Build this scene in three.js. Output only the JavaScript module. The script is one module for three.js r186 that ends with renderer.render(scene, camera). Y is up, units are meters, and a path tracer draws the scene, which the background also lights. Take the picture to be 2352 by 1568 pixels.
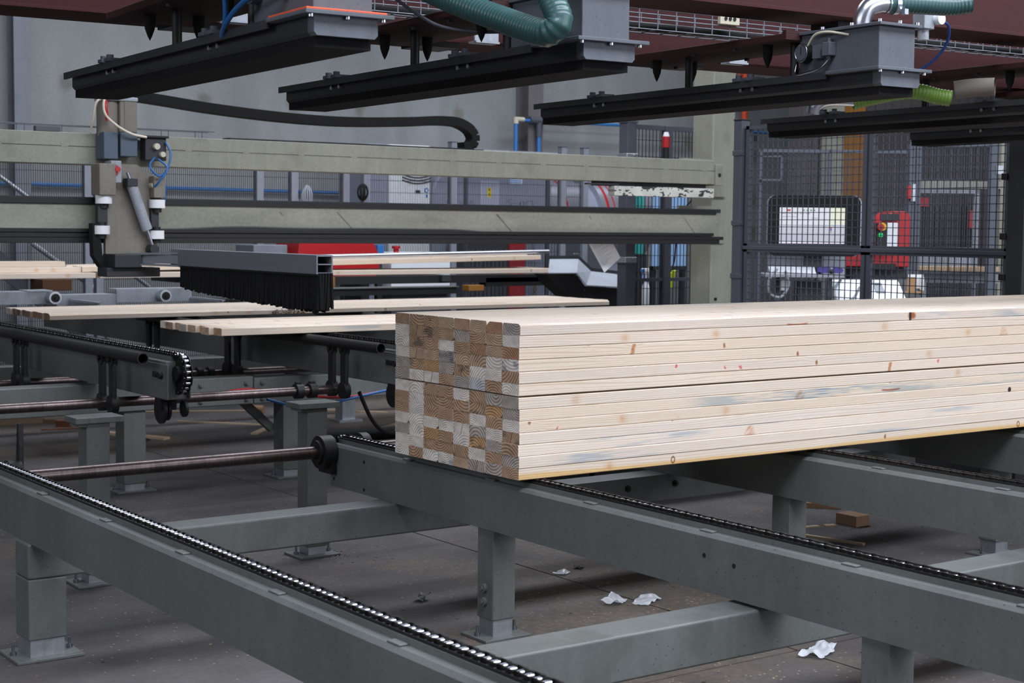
import * as THREE from 'three';
import { RoundedBoxGeometry } from 'three/addons/geometries/RoundedBoxGeometry.js';
import { mergeGeometries } from 'three/addons/utils/BufferGeometryUtils.js';
import { RectAreaLightUniformsLib } from 'three/addons/lights/RectAreaLightUniformsLib.js';
RectAreaLightUniformsLib.init();

// ---------------------------------------------------------------- camera, light, exposure
const scene = new THREE.Scene();
const renderer = new THREE.WebGLRenderer({ antialias: true });
renderer.toneMapping = THREE.LinearToneMapping;
renderer.toneMappingExposure = 0.93;
renderer.shadowMap.enabled = true;

const camera = new THREE.PerspectiveCamera(24.5626, 2352 / 1568, 0.05, 80);
camera.position.set(-3.456, 1.6292, 4.7504);
camera.up.set(0.03466733, 0.99727308, -0.06515042);
camera.lookAt(-3.456 + 0.58273208 * 6, 1.6292 - 0.07313179 * 6, 4.7504 - 0.80936708 * 6);
camera.focus = 6.3;
camera.userData.fStop = 6.3;
scene.add(camera);
scene.background = new THREE.Color(0x8d9bab);

const DAY = 0xeef3ff;
// unseen roof lights and wall bands lighting the hall: centre, size, direction, radiance
const LIGHTS = [
  // name, label, x, y, z, w, h, facing, radiance
  ['unseen_roof_light', 'unseen translucent roof light strip, placed to light the lumber stack', 2.4, 7.94, 5.0, 15.6, 3.6, 'down', 11.5],
  ['unseen_roof_light', 'unseen translucent roof light strip, placed to light the far boards', 5.5, 7.94, -6.0, 12.0, 2.6, 'down', 8.0],
  ['unseen_roof_light', 'unseen translucent roof light strip, placed to light the concrete wall', 9.9, 7.94, -10.9, 10.0, 1.6, 'down', 2.0],
  ['unseen_light_band', 'unseen tall daylight band behind the camera, placed to light the front faces', 7.0, 4.3, 11.94, 13.0, 4.6, 'back', 2.6],  // out of view, placed to light the faces turned to the camera side
  ['unseen_light_band', 'unseen daylight band high in the side wall, placed to light the sawn stack ends', -9.94, 4.6, 1.0, 11.0, 3.0, 'side', 2.2],  // out of view, placed to brighten the sawn ends of the stack
];

// ---------------------------------------------------------------- helpers
let seedState = 12345;
const rnd = () => { seedState = (seedState * 1664525 + 1013904223) >>> 0; return seedState / 4294967296; };
const rr = (a, b) => a + (b - a) * rnd();
const taken = new Map();
function numbered(n) { const k = taken.get(n) || 0; taken.set(n, k + 1); return k ? `${n}_${String(k).padStart(3, '0')}` : n; }
const PI = Math.PI;

function tri(g, s = 1) {                      // uv in metres from the dominant axis of each face
  if (g.index) g = g.toNonIndexed();
  const p = g.attributes.position, n = p.count, uv = new Float32Array(n * 2);
  const a = new THREE.Vector3(), b = new THREE.Vector3(), c = new THREE.Vector3(), N = new THREE.Vector3();
  for (let i = 0; i < n; i += 3) {
    a.fromBufferAttribute(p, i); b.fromBufferAttribute(p, i + 1); c.fromBufferAttribute(p, i + 2);
    N.copy(b).sub(a).cross(c.clone().sub(a));
    const ax = Math.abs(N.x), ay = Math.abs(N.y), az = Math.abs(N.z);
    [a, b, c].forEach((v, k) => {
      let U, W;
      if (ay >= ax && ay >= az) { U = v.x; W = v.z; } else if (ax >= az) { U = v.z; W = v.y; } else { U = v.x; W = v.y; }
      uv[(i + k) * 2] = U / s; uv[(i + k) * 2 + 1] = W / s;
    });
  }
  g.setAttribute('uv', new THREE.BufferAttribute(uv, 2));
  return g;
}
function bx(x0, x1, y0, y1, z0, z1, r = 0) {   // box from bounds, edges rounded by r
  const w = Math.abs(x1 - x0), h = Math.abs(y1 - y0), d = Math.abs(z1 - z0);
  const m = Math.min(w, h, d) * 0.45;
  const g = r > 0 ? new RoundedBoxGeometry(w, h, d, 1, Math.min(r, m)) : new THREE.BoxGeometry(w, h, d);
  g.translate((x0 + x1) / 2, (y0 + y1) / 2, (z0 + z1) / 2);
  return g.index ? g.toNonIndexed() : g;
}
function cyl(p, q, r, seg = 14, r2 = r, open = false) {
  const a = new THREE.Vector3(...p), b = new THREE.Vector3(...q), d = b.clone().sub(a), L = d.length();
  const g = new THREE.CylinderGeometry(r2, r, L, seg, 1, open);
  g.applyQuaternion(new THREE.Quaternion().setFromUnitVectors(new THREE.Vector3(0, 1, 0), d.normalize()));
  g.translate((a.x + b.x) / 2, (a.y + b.y) / 2, (a.z + b.z) / 2);
  return g.toNonIndexed();
}
function tube(pts, r, seg = 40, rad = 8) {
  const c = new THREE.CatmullRomCurve3(pts.map((p) => new THREE.Vector3(...p)), false, 'centripetal');
  return new THREE.TubeGeometry(c, seg, r, rad, false).toNonIndexed();
}
function bar(p, q, w, h) {                    // rectangular bar from p to q, width w (sideways), height h
  const a = new THREE.Vector3(...p), b = new THREE.Vector3(...q), d = b.clone().sub(a), L = d.length();
  const g = new THREE.BoxGeometry(w, h, L).toNonIndexed();
  const m = new THREE.Matrix4().lookAt(b, a, Math.abs(d.y) / L > 0.99 ? new THREE.Vector3(1, 0, 0) : new THREE.Vector3(0, 1, 0));
  g.applyMatrix4(m); g.translate((a.x + b.x) / 2, (a.y + b.y) / 2, (a.z + b.z) / 2);
  return g;
}
function ext(pts, depth, bevel = 0) {         // polygon in xy extruded along z
  const s = new THREE.Shape(pts.map((p) => new THREE.Vector2(...p)));
  const g = new THREE.ExtrudeGeometry(s, { depth, bevelEnabled: bevel > 0, bevelSize: bevel, bevelThickness: bevel, bevelSegments: 1, curveSegments: 6 });
  return g.index ? g.toNonIndexed() : g;
}
function ringProfile(o, i, depth) {           // hollow rectangle o=[w,h] i=[w,h] extruded along z
  const s = new THREE.Shape([[-o[0] / 2, -o[1] / 2], [o[0] / 2, -o[1] / 2], [o[0] / 2, o[1] / 2], [-o[0] / 2, o[1] / 2]].map((p) => new THREE.Vector2(...p)));
  s.holes.push(new THREE.Path([[-i[0] / 2, -i[1] / 2], [-i[0] / 2, i[1] / 2], [i[0] / 2, i[1] / 2], [i[0] / 2, -i[1] / 2]].map((p) => new THREE.Vector2(...p))));
  const g = new THREE.ExtrudeGeometry(s, { depth, bevelEnabled: false });
  return g.index ? g.toNonIndexed() : g;
}
const strip = (g) => { for (const k of Object.keys(g.attributes)) if (!['position', 'normal', 'uv'].includes(k)) g.deleteAttribute(k); return g; };
const join = (list) => (list.length === 1 ? strip(list[0]) : mergeGeometries(list.map(strip)));

function thing(name, label, category, base = [0, 0, 0], group, kind) {
  const o = new THREE.Group(); o.name = numbered(name); o.position.set(...base); scene.add(o);
  o.userData = { label, category };
  if (group) o.userData.group = group;
  if (kind) o.userData.kind = kind;
  o.base = base;
  return o;
}
// world-space geometry becomes a part of its thing (or sub-part when the parent is a part)
function part(name, geos, m, parent, opt = {}) {
  let g = join(Array.isArray(geos) ? geos : [geos]);
  if (!opt.rawuv) g = tri(g, 1);
  const root = parent.base || [0, 0, 0];
  if (!opt.local) g.translate(-root[0], -root[1], -root[2]);
  const o = new THREE.Mesh(g, m); o.name = name; o.castShadow = o.receiveShadow = true;
  if (opt.kind) o.userData.kind = opt.kind;
  if (opt.label) o.userData.label = opt.label;
  parent.add(o); o.base = root;
  return o;
}
function one(name, geos, m, label, category, group, opt = {}) {   // a thing that is one mesh
  let g = join(Array.isArray(geos) ? geos : [geos]);
  if (!opt.rawuv) g = tri(g, 1);
  g.computeBoundingBox();
  const b = g.boundingBox, c = [(b.min.x + b.max.x) / 2, b.min.y, (b.min.z + b.max.z) / 2];
  g.translate(-c[0], -c[1], -c[2]);
  const o = new THREE.Mesh(g, m); o.name = numbered(name); o.position.set(...c); o.castShadow = o.receiveShadow = true;
  o.userData = { label, category }; if (group) o.userData.group = group; if (opt.kind) o.userData.kind = opt.kind;
  o.base = c; scene.add(o); return o;
}
function struct(name, geos, m) {
  const o = one(name, geos, m, undefined, undefined);
  o.userData = { kind: 'structure' }; o.name = name; return o;
}

// ---------------------------------------------------------------- noise and textures
function hash(x, y, s) { let h = (x * 374761393 + y * 668265263 + s * 982451653) | 0; h = Math.imul(h ^ (h >>> 13), 1274126177); h ^= h >>> 16; return (h >>> 0) / 4294967296; }
function vn(x, y, s, px = 0, py = 0) {        // value noise, periodic when px / py are given
  const xi = Math.floor(x), yi = Math.floor(y), fx = x - xi, fy = y - yi;
  const u = fx * fx * (3 - 2 * fx), v = fy * fy * (3 - 2 * fy);
  const w = (a, p) => (p ? ((a % p) + p) % p : a);
  const x0 = w(xi, px), x1 = w(xi + 1, px), y0 = w(yi, py), y1 = w(yi + 1, py);
  const a = hash(x0, y0, s), b = hash(x1, y0, s), c = hash(x0, y1, s), d = hash(x1, y1, s);
  return a + (b - a) * u + (c - a) * v + (a - b - c + d) * u * v;
}
function fbm(x, y, s, oct, p = 0) { let t = 0, a = 0.5, k = 1; for (let i = 0; i < oct; i++) { t += a * vn(x * k, y * k, s + i, p * k, p * k); a *= 0.5; k *= 2; } return t / (1 - Math.pow(0.5, oct)); }
const clamp = (x, a = 0, b = 1) => Math.min(b, Math.max(a, x));
const sstep = (a, b, x) => { const t = clamp((x - a) / (b - a)); return t * t * (3 - 2 * t); };
function makeTex(w, h, f, srgb = true) {
  const d = new Uint8Array(w * h * 4), c = [0, 0, 0];
  for (let y = 0; y < h; y++) for (let x = 0; x < w; x++) { f(x, y, c); const k = (y * w + x) * 4; d[k] = clamp(c[0], 0, 255); d[k + 1] = clamp(c[1], 0, 255); d[k + 2] = clamp(c[2], 0, 255); d[k + 3] = 255; }
  const t = new THREE.DataTexture(d, w, h); t.wrapS = t.wrapT = THREE.RepeatWrapping; t.magFilter = THREE.LinearFilter; t.minFilter = THREE.LinearMipmapLinearFilter; t.generateMipmaps = true;
  if (srgb) t.colorSpace = THREE.SRGBColorSpace; t.needsUpdate = true; return t;
}
const scaled = (t, rx, ry = rx) => { const c = t.clone(); c.repeat.set(rx, ry); c.needsUpdate = true; return c; };
// painted steel: base colour with scuffs, dirt specks and faint runs; tile of 2 m
function paintTex(base, seed, wear) {
  const S = 1024;
  return makeTex(S, S, (x, y, c) => {
    const u = x / S, v = y / S;
    const blot = fbm(u * 6, v * 6, seed, 4, 6), fine = vn(u * 200, v * 200, seed + 9, 200, 200);
    const run = vn(u * 90, v * 5, seed + 20, 90, 5);
    let k = 1 + (blot - 0.5) * 0.16 + (fine - 0.5) * 0.06 + (run - 0.5) * 0.05;
    const dirt = sstep(0.62, 0.8, fbm(u * 10, v * 10, seed + 33, 4, 10)) * wear;
    const speck = hash(x >> 1, y >> 1, seed + 50) > 1 - 0.0025 * (0.4 + wear) ? 0.6 : 0;
    k *= 1 - 0.16 * dirt - speck * 0.7;
    c[0] = base[0] * k; c[1] = base[1] * k; c[2] = base[2] * (k - 0.02 * dirt);
  });
}
const std = (o) => new THREE.MeshStandardMaterial(o);
const M = {};
{
  const conv = paintTex([95, 99, 97], 3, 0.6), beige = paintTex([140, 140, 127], 17, 0.45), red = paintTex([54, 7, 9], 29, 0.7), grey = paintTex([150, 156, 164], 41, 0.6);
  M.conv = std({ map: scaled(conv, 0.5), roughness: 0.5 });
  M.beige = std({ map: scaled(beige, 0.5), roughness: 0.55 });
  M.red = std({ map: scaled(red, 0.5), roughness: 0.85 });
  M.redBrown = std({ map: scaled(red, 0.7), color: 0xd8a890, roughness: 0.8 });
  M.grey = std({ map: scaled(grey, 0.7), roughness: 0.5 });
  M.char = std({ color: 0x4a4e57, roughness: 0.6 });
  M.box = std({ map: scaled(paintTex([84, 89, 97], 95, 0.5), 0.7), roughness: 0.6 });
  M.trayWire = std({ color: 0x70757c, roughness: 0.45 });
  M.barGrey = std({ color: 0x6c7077, roughness: 0.5 });
  M.worn = std({ map: scaled(paintTex([122, 117, 108], 91, 1), 0.5), roughness: 0.6 });
  M.gate = std({ color: 0x565c66, roughness: 0.6 });
  M.charDark = std({ color: 0x2b2d31, roughness: 0.6 });
  M.black = std({ color: 0x121214, roughness: 0.55 });
  M.rubber = std({ color: 0x0b0b0c, roughness: 0.9 });
  M.foam = std({ color: 0x08080a, roughness: 1 });
  M.steel = std({ color: 0x9aa0a8, metalness: 1, roughness: 0.28 });
  M.galv = std({ map: scaled(paintTex([178, 184, 190], 61, 0.5), 1), metalness: 0.85, roughness: 0.42 });
  M.zinc = std({ color: 0xc9ced6, metalness: 1, roughness: 0.3 });
  M.chain = std({ color: 0x3a3836, metalness: 0.9, roughness: 0.42 });
  M.roller = std({ color: 0xb9bcc4, metalness: 1, roughness: 0.24 });
  M.shaft = std({ map: scaled(makeTex(512, 512, (x, y, c) => { const n = fbm(x / 64, y / 64, 71, 4, 8), f = vn(x / 3, y / 40, 73); const k = 0.65 + 0.5 * n + 0.2 * (f - 0.5); c[0] = 112 * k; c[1] = 100 * k; c[2] = 98 * k; }), 1), metalness: 0.9, roughness: 0.33 });
  M.white = std({ color: 0xe6e8ea, roughness: 0.5 });
  M.paper = std({ color: 0xf2f4f8, roughness: 0.9 });
  M.blue = std({ color: 0x2f74b5, roughness: 0.4 });
  M.blueHose = std({ color: 0x1d5f9e, roughness: 0.35 });
  M.cream = std({ color: 0xc9c2ae, roughness: 0.5 });
  M.redBright = std({ color: 0xb01c22, roughness: 0.4 });
  M.orange = std({ color: 0xe0562c, roughness: 0.5 });
  M.hose = new THREE.MeshPhysicalMaterial({ color: 0x284e4e, roughness: 0.5, clearcoat: 0.3 });
  M.hoseGreen = std({ color: 0x5d7d2a, roughness: 0.5 });
  M.column = std({ map: scaled(paintTex([122, 127, 136], 81, 0.3), 0.4), roughness: 0.6 });
  M.columnBrown = std({ map: scaled(paintTex([104, 100, 102], 83, 0.3), 0.4), roughness: 0.6 });
  M.clad = std({ color: 0x4a4647, roughness: 0.7 });
  M.machine = std({ color: 0x8b90a0, roughness: 0.45 });
  M.machineWhite = std({ color: 0xdfe4e8, roughness: 0.45 });
  M.silver = std({ color: 0xb5b9c4, metalness: 0.7, roughness: 0.35 });
  M.plastic = new THREE.MeshPhysicalMaterial({ color: 0xe8eef4, roughness: 0.25, transmission: 0.45, thickness: 0, side: THREE.DoubleSide });
  M.ochre = std({ color: 0x8a5a1e, roughness: 0.8 });
  M.roof = std({ color: 0x55585c, roughness: 0.9 });
}
// concrete wall and floor
M.concrete = std({ roughness: 0.9, map: scaled(makeTex(2048, 1024, (x, y, c) => {
  const u = x / 2048 * 16, v = y / 1024 * 8;            // tile of 16 x 8 m
  const big = fbm(u / 2, v / 2, 101, 5), str = vn(u * 6, v * 0.7, 103), fine = vn(u * 60, v * 60, 105);
  let k = 0.84 + 0.26 * (big - 0.5) + 0.07 * (str - 0.5) + 0.05 * (fine - 0.5);
  const sx = Math.floor(u / 1.1), sy = Math.floor(v / 0.9), h1 = hash(sx, sy, 111);
  const cx = (sx + 0.2 + 0.6 * hash(sx, sy, 112)) * 1.1, cy = (sy + 0.2 + 0.6 * hash(sx, sy, 113)) * 0.9;
  const d = Math.hypot(u - cx, (v - cy) * 0.8) + 0.05 * (vn(u * 14, v * 14, 114) - 0.5);
  let warm = 0; if (h1 > 0.72) { warm = sstep(0.13, 0.03, d) * 0.28; }
  k *= 1 - warm * 0.6;
  c[0] = 156 * k + 6 * warm; c[1] = 160 * k; c[2] = 160 * k - 22 * warm;
}), 1 / 16, 1 / 8) });
M.floor = std({ roughness: 0.78, map: scaled(makeTex(2048, 2048, (x, y, c) => {
  const u = x / 2048 * 8, v = y / 2048 * 8;             // tile of 8 m
  const big = fbm(u, v, 131, 5, 8), mid = fbm(u * 5, v * 5, 135, 3, 40), fine = vn(u * 90, v * 90, 137, 720, 720);
  let k = 0.8 + 0.5 * (big - 0.5) + 0.22 * (mid - 0.5) + 0.12 * (fine - 0.5);
  const saw = sstep(0.5, 0.72, fbm(u * 1.0, v * 1.0, 151, 4, 8)) * (0.3 + 0.7 * vn(u * 60, v * 60, 153, 480, 480));
  const chip = hash(x >> 1, y >> 1, 155) > 0.9965 - 0.01 * saw ? 1 : 0, dark = hash(x >> 2, y >> 2, 157) > 0.9985 ? 1 : 0;
  let r = 92 * k, g = 88 * k, b = 88 * k;
  r += saw * 26; g += saw * 19; b += saw * 8;
  if (chip) { r = 150; g = 128; b = 100; } if (dark) { r *= 0.35; g *= 0.35; b *= 0.35; }
  c[0] = r; c[1] = g; c[2] = b;
}), 1 / 8) });
// the slanted stacker rails: beige paint with smears of black grease (outlines as in the photograph), 9 m x 0.3 m
function greaseTex(seed) {
  return makeTex(2048, 256, (x, y, c) => {
    const u = x / 2048 * 9, v = y / 256;
    const n = fbm(u * 2, v * 2, seed, 4), f = vn(u * 60, v * 20, seed + 2);
    let k = 0.92 + 0.25 * (n - 0.5) + 0.08 * (f - 0.5);
    const edgeTop = 0.87 + 0.06 * (vn(u * 2.2, 3, seed + 4) - 0.5) - 0.17 * sstep(0.58, 0.9, vn(u * 0.9 + 0.4, 7, seed + 5));
    const edgeBot = 0.13 + 0.05 * (vn(u * 2, 9, seed + 6) - 0.5) + 0.17 * sstep(0.55, 0.9, vn(u * 0.8 + 3.1, 17, seed + 7));
    const gr = Math.max(sstep(edgeTop - 0.02, edgeTop + 0.05, v), sstep(edgeBot + 0.02, edgeBot - 0.05, v));
    const scratch = vn(u * 26 + v * 7, v * 1.5, seed + 8) > 0.965 ? 0.35 : 0;
    k *= 1 - scratch;
    c[0] = 146 * k * (1 - gr) + 34 * gr; c[1] = 147 * k * (1 - gr) + 35 * gr; c[2] = 133 * k * (1 - gr) + 40 * gr;
  });
}
M.grease = std({ map: greaseTex(171), roughness: 0.5 });
M.cover = std({ roughness: 0.5, map: makeTex(512, 64, (x, y, c) => { const n = fbm(x / 30, y / 20, 181, 4); const s = n > 0.66 || (vn(x / 9, y / 9, 183) > 0.86) ? 0.25 : 1; const k = (0.9 + 0.2 * (fbm(x / 60, y / 60, 185, 3) - 0.5)) * s; c[0] = 222 * k; c[1] = 224 * k; c[2] = 214 * k; }) });

// ---- lumber: 32 face strips, each 5 m x 64 px, and one end-grain tile per board
// strips 0..12 are the front faces of the stack rows, top row first: x, v (0 top .. 1 bottom), kind
const MARKS = [
  [0.516, 1.54, 'f'], [0.562, 2.51, 'K'], [1.004, 1.56, 'f'], [1.054, 2.6, 'k'], [0.791, 4.22, 'r'], [1.147, 4.64, 'r'], [1.06, 4.64, 's'], [0.183, 8.78, 's'], [0.8, 8.67, 's'], [0.275, 6.62, 'f'], [1.209, 10.38, 'W'],
  [0.778, 12.56, 'o'], [0.446, 12.47, 'f'], [0.51, 8.42, 'f'], [1.066, 8.49, 'f'], [0.051, 8.12, 'k'], [2.217, 0.5, 'B'], [2.079, 5.45, 'K'], [2.414, 5.2, 'r'], [2.56, 6.3, 'f'], [1.499, 7.55, 'W'], [2.087, 7.65, 'P'],
  [2.947, 8.75, 'H'], [3.025, 12.6, 'o'], [2.058, 12.45, 'k'], [2.892, 2.5, 'W'], [2.625, 2.4, 'f'], [1.602, 4.66, 'k'], [1.487, 3.72, 'k'], [2.037, 1.3, 'f'], [2.348, 4.3, 'f'], [1.476, 0.85, 'P'],
];
const BLUE = [[0.35, 0.95, 10], [0.2, 0.72, 11], [0.9, 3.1, 7], [2.3, 2.5, 0], [2.85, 3.1, 0], [2.4, 2.9, 10], [1.9, 2.2, 11], [1.3, 1.9, 7]];
const faceStrips = makeTex(2048, 2048, (() => {
  const rows = []; for (let r = 0; r < 32; r++) {
    const m = MARKS.filter((q) => Math.floor(q[1]) === r).map((q) => [q[0], q[1] - r, q[2]]);
    const bl = BLUE.filter((q) => q[2] === r);
    if (r > 12) { for (let i = 0; i < 4; i++) m.push([hash(i, r, 5) * 5, 0.2 + 0.6 * hash(i, r, 6), 'fkof'[i]]); if (hash(r, 1, 7) > 0.6) bl.push([hash(r, 2, 7) * 3, hash(r, 2, 7) * 3 + 1.2, r]); }
    rows.push({ m, bl, warm: hash(r, 3, 8) - 0.5, seed: 300 + r * 7, tone: 0.97 + 0.06 * hash(r, 4, 8) });
  }
  rows[12].honey = true; rows[2].warm = 0.5; rows[7].warm = 0.35; rows[10].warm = -0.4;
  return (x, y, c) => {
    const r = y >> 6, q = rows[r], u = x / 2048 * 5, v = 1 - ((y & 63) + 0.5) / 64;   // v 0 = top of the face
    const wave = vn(u * 1.3, v * 1.5, q.seed) * 0.5 + vn(u * 4, v * 3, q.seed + 1) * 0.12;
    let bend = 0; for (const k of q.m) { const du = u - k[0]; if (Math.abs(du) < 0.14 && 'KWBkP'.includes(k[2])) bend += (v - k[1]) * 0.6 * Math.exp(-du * du * 500); }
    const g = Math.sin(((v + bend) * 5.2 + wave * 5) * 6.28), fine = vn(u * 22, v * 46, q.seed + 2), pore = vn(u * 70, v * 90, q.seed + 3);
    let R = 216, G = 201, B = 184;
    R *= q.tone; G *= q.tone - 0.012 * q.warm; B *= q.tone - 0.05 * q.warm;
    const gk = sstep(0.35, 1, g) * 0.085 + (fine - 0.5) * 0.05 + (pore - 0.5) * 0.03;
    R *= 1 - gk * 0.75; G *= 1 - gk * 1.15; B *= 1 - gk * 1.6;
    for (const b of q.bl) { const t = sstep(b[0] - 0.1, b[0] + 0.12, u) * sstep(b[1] + 0.1, b[1] - 0.12, u) * sstep(0.42, 0.72, vn(u * 3.2, v * 2.4, q.seed + 4) * 0.6 + vn(u * 14, v * 22, q.seed + 5) * 0.4); R *= 1 - 0.2 * t; G *= 1 - 0.13 * t; B *= 1 - 0.06 * t; }
    if (q.honey) { const t = sstep(0.45, 0.75, v + 0.3 * (vn(u * 2, 1, 77) - 0.5)); R *= 1 - 0.03 * t; G *= 1 - 0.13 * t; B *= 1 - 0.34 * t; }
    for (const k of q.m) {
      const du = u - k[0], dv = (v - k[1]) * 0.045, kind = k[2];
      if (Math.abs(du) > 0.2) continue;
      const jit = 0.004 * (vn(u * 120, v * 12, q.seed + 6) - 0.5);
      if (kind === 'f') { const t = Math.exp(-du * du / 0.0004) * sstep(1, 0, Math.abs(v - 0.5) * 1.6) * (0.4 + 0.6 * vn(u * 260, v * 4, q.seed)); R *= 1 - 0.08 * t; G *= 1 - 0.2 * t; B *= 1 - 0.32 * t; }
      if (kind === 'K') { const t = sstep(0.014, 0.004, Math.abs(du + (v - 0.5) * 0.012 + jit)) * (0.5 + 0.5 * vn(u * 300, v * 6, 5)); R *= 1 - 0.22 * t; G *= 1 - 0.48 * t; B *= 1 - 0.66 * t; }
      if (kind === 'k') { const t = sstep(0.01, 0.003, Math.hypot(du + jit, dv * 0.7)); R *= 1 - 0.3 * t; G *= 1 - 0.5 * t; B *= 1 - 0.62 * t; }
      if (kind === 'o') { const d = Math.hypot(du, dv * 0.8), t = sstep(0.004, 0.001, Math.abs(d - 0.009)); R *= 1 - 0.4 * t; G *= 1 - 0.55 * t; B *= 1 - 0.62 * t; }
      if (kind === 'H') { const t = sstep(0.014, 0.008, Math.hypot(du, dv * 0.9) + jit); R *= 1 - 0.82 * t; G *= 1 - 0.88 * t; B *= 1 - 0.9 * t; }
      if (kind === 'B') { const d = Math.hypot(du * 0.62, dv) + jit, t = sstep(0.021, 0.009, d); R *= 1 - 0.3 * t; G *= 1 - 0.55 * t; B *= 1 - 0.75 * t; const t2 = sstep(0.01, 0.004, Math.abs(du + 0.012)) * sstep(0.03, 0.02, Math.abs(dv)); R *= 1 - 0.8 * t2; G *= 1 - 0.8 * t2; B *= 1 - 0.7 * t2; }
      if (kind === 'W') { const t = sstep(0.045, 0.01, Math.abs(du) + (1 - v) * 0.02) * vn(u * 150 + v * 8, v * 3, q.seed + 8); R *= 1 - 0.15 * t; G *= 1 - 0.38 * t; B *= 1 - 0.5 * t; }
      if (kind === 'P') { const t = sstep(0.07, 0.05, Math.abs(du)) * sstep(0.13, 0.03, Math.abs(v - k[1] - 0.1 + du * du * 18)); R *= 1 - 0.2 * t; G *= 1 - 0.46 * t; B *= 1 - 0.56 * t; }
      if (kind === 'r' || kind === 's') { const t = sstep(kind === 'r' ? 0.013 : 0.008, 0.003, Math.hypot(du, dv) + 0.012 * (vn(u * 160, v * 9, 9) - 0.4)); R *= 1 - 0.05 * t; G *= 1 - 0.5 * t; B *= 1 - 0.42 * t; }
    }
    if (r === 0) { const e = sstep(0.9, 1, v) * sstep(0.55, 0.75, vn(u * 7, 2, 55)); R *= 1 - 0.6 * e; G *= 1 - 0.6 * e; B *= 1 - 0.55 * e; }
    c[0] = R; c[1] = G; c[2] = B;
  };
})());
M.wood = std({ map: faceStrips, roughness: 0.72 });
const TONES = { b: [200, 166, 136], t: [214, 184, 156], o: [218, 174, 126], w: [246, 238, 230], g: [196, 186, 178], u: [216, 219, 225], B: [198, 154, 120] };
const ENDS = ['bbbtbtBg', 'wbbbgbtw', 'wbbwbBtB', 'wttgttww', 'gbogbwwb', 'gwwbgubw', 'wwbbwbgg', 'bwbbbbog', 'bwbbbwbw', 'wwwwwgwb', 'gwobwogb', 'wwbbbwbg', 'wbwwtggb'];
const endTiles = makeTex(2048, 1024, (() => {
  const P = []; for (let i = 0; i < 128; i++) {
    const r = i >> 3, k = i & 7, ch = ENDS[r] ? ENDS[r][k] : 'btowgtbt'[(i * 5) % 8];
    P.push({ t: TONES[ch], ch, cx: rr(-0.25, 1.25), cy: hash(i, 2, 401) > 0.5 ? rr(1.2, 2.6) : rr(-1.6, -0.2), f: rr(7, 13), a: ch === 'w' ? 0.2 : 0.3, sd: 500 + i * 3, stain: hash(i, 1, 402) > 0.9, crack: hash(i, 3, 403) > 0.9 });
  }
  return (x, y, c) => {
    const i = (y >> 6) * 8 + (x >> 8), q = P[i], u = ((x & 255) + 0.5) / 256, v = ((y & 63) + 0.5) / 64;
    const dx = (u - q.cx) * 2.48, dy = v - q.cy, d = Math.hypot(dx, dy) + 0.05 * (vn(u * 5, v * 3, q.sd) - 0.5);
    const ring = sstep(0.1, 0.95, Math.sin(d * q.f * 3.1) * 0.5 + 0.5), saw = vn(u * 70 + v * 9, v * 10, q.sd + 1), blot = fbm(u * 3, v * 2, q.sd + 2, 3);
    let k = 1 - q.a * ring + 0.1 * (saw - 0.5) + 0.24 * (blot - 0.5);
    let [R, G, B] = q.t; R *= k; G *= k - 0.02 * ring; B *= k - 0.05 * ring;
    if (q.stain) { const t = sstep(0.5, 0.75, fbm(u * 2.4, v * 1.6, q.sd + 5, 3)); R *= 1 - 0.3 * t; G *= 1 - 0.27 * t; B *= 1 - 0.22 * t; }
    if (q.crack) { const t = sstep(0.022, 0.006, Math.abs(u - 0.45 - v * 0.12)); R *= 1 - 0.4 * t; G *= 1 - 0.55 * t; B *= 1 - 0.6 * t; }
    c[0] = R; c[1] = G; c[2] = B;
  };
})());
M.endGrain = std({ map: endTiles, roughness: 0.85 });

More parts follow.
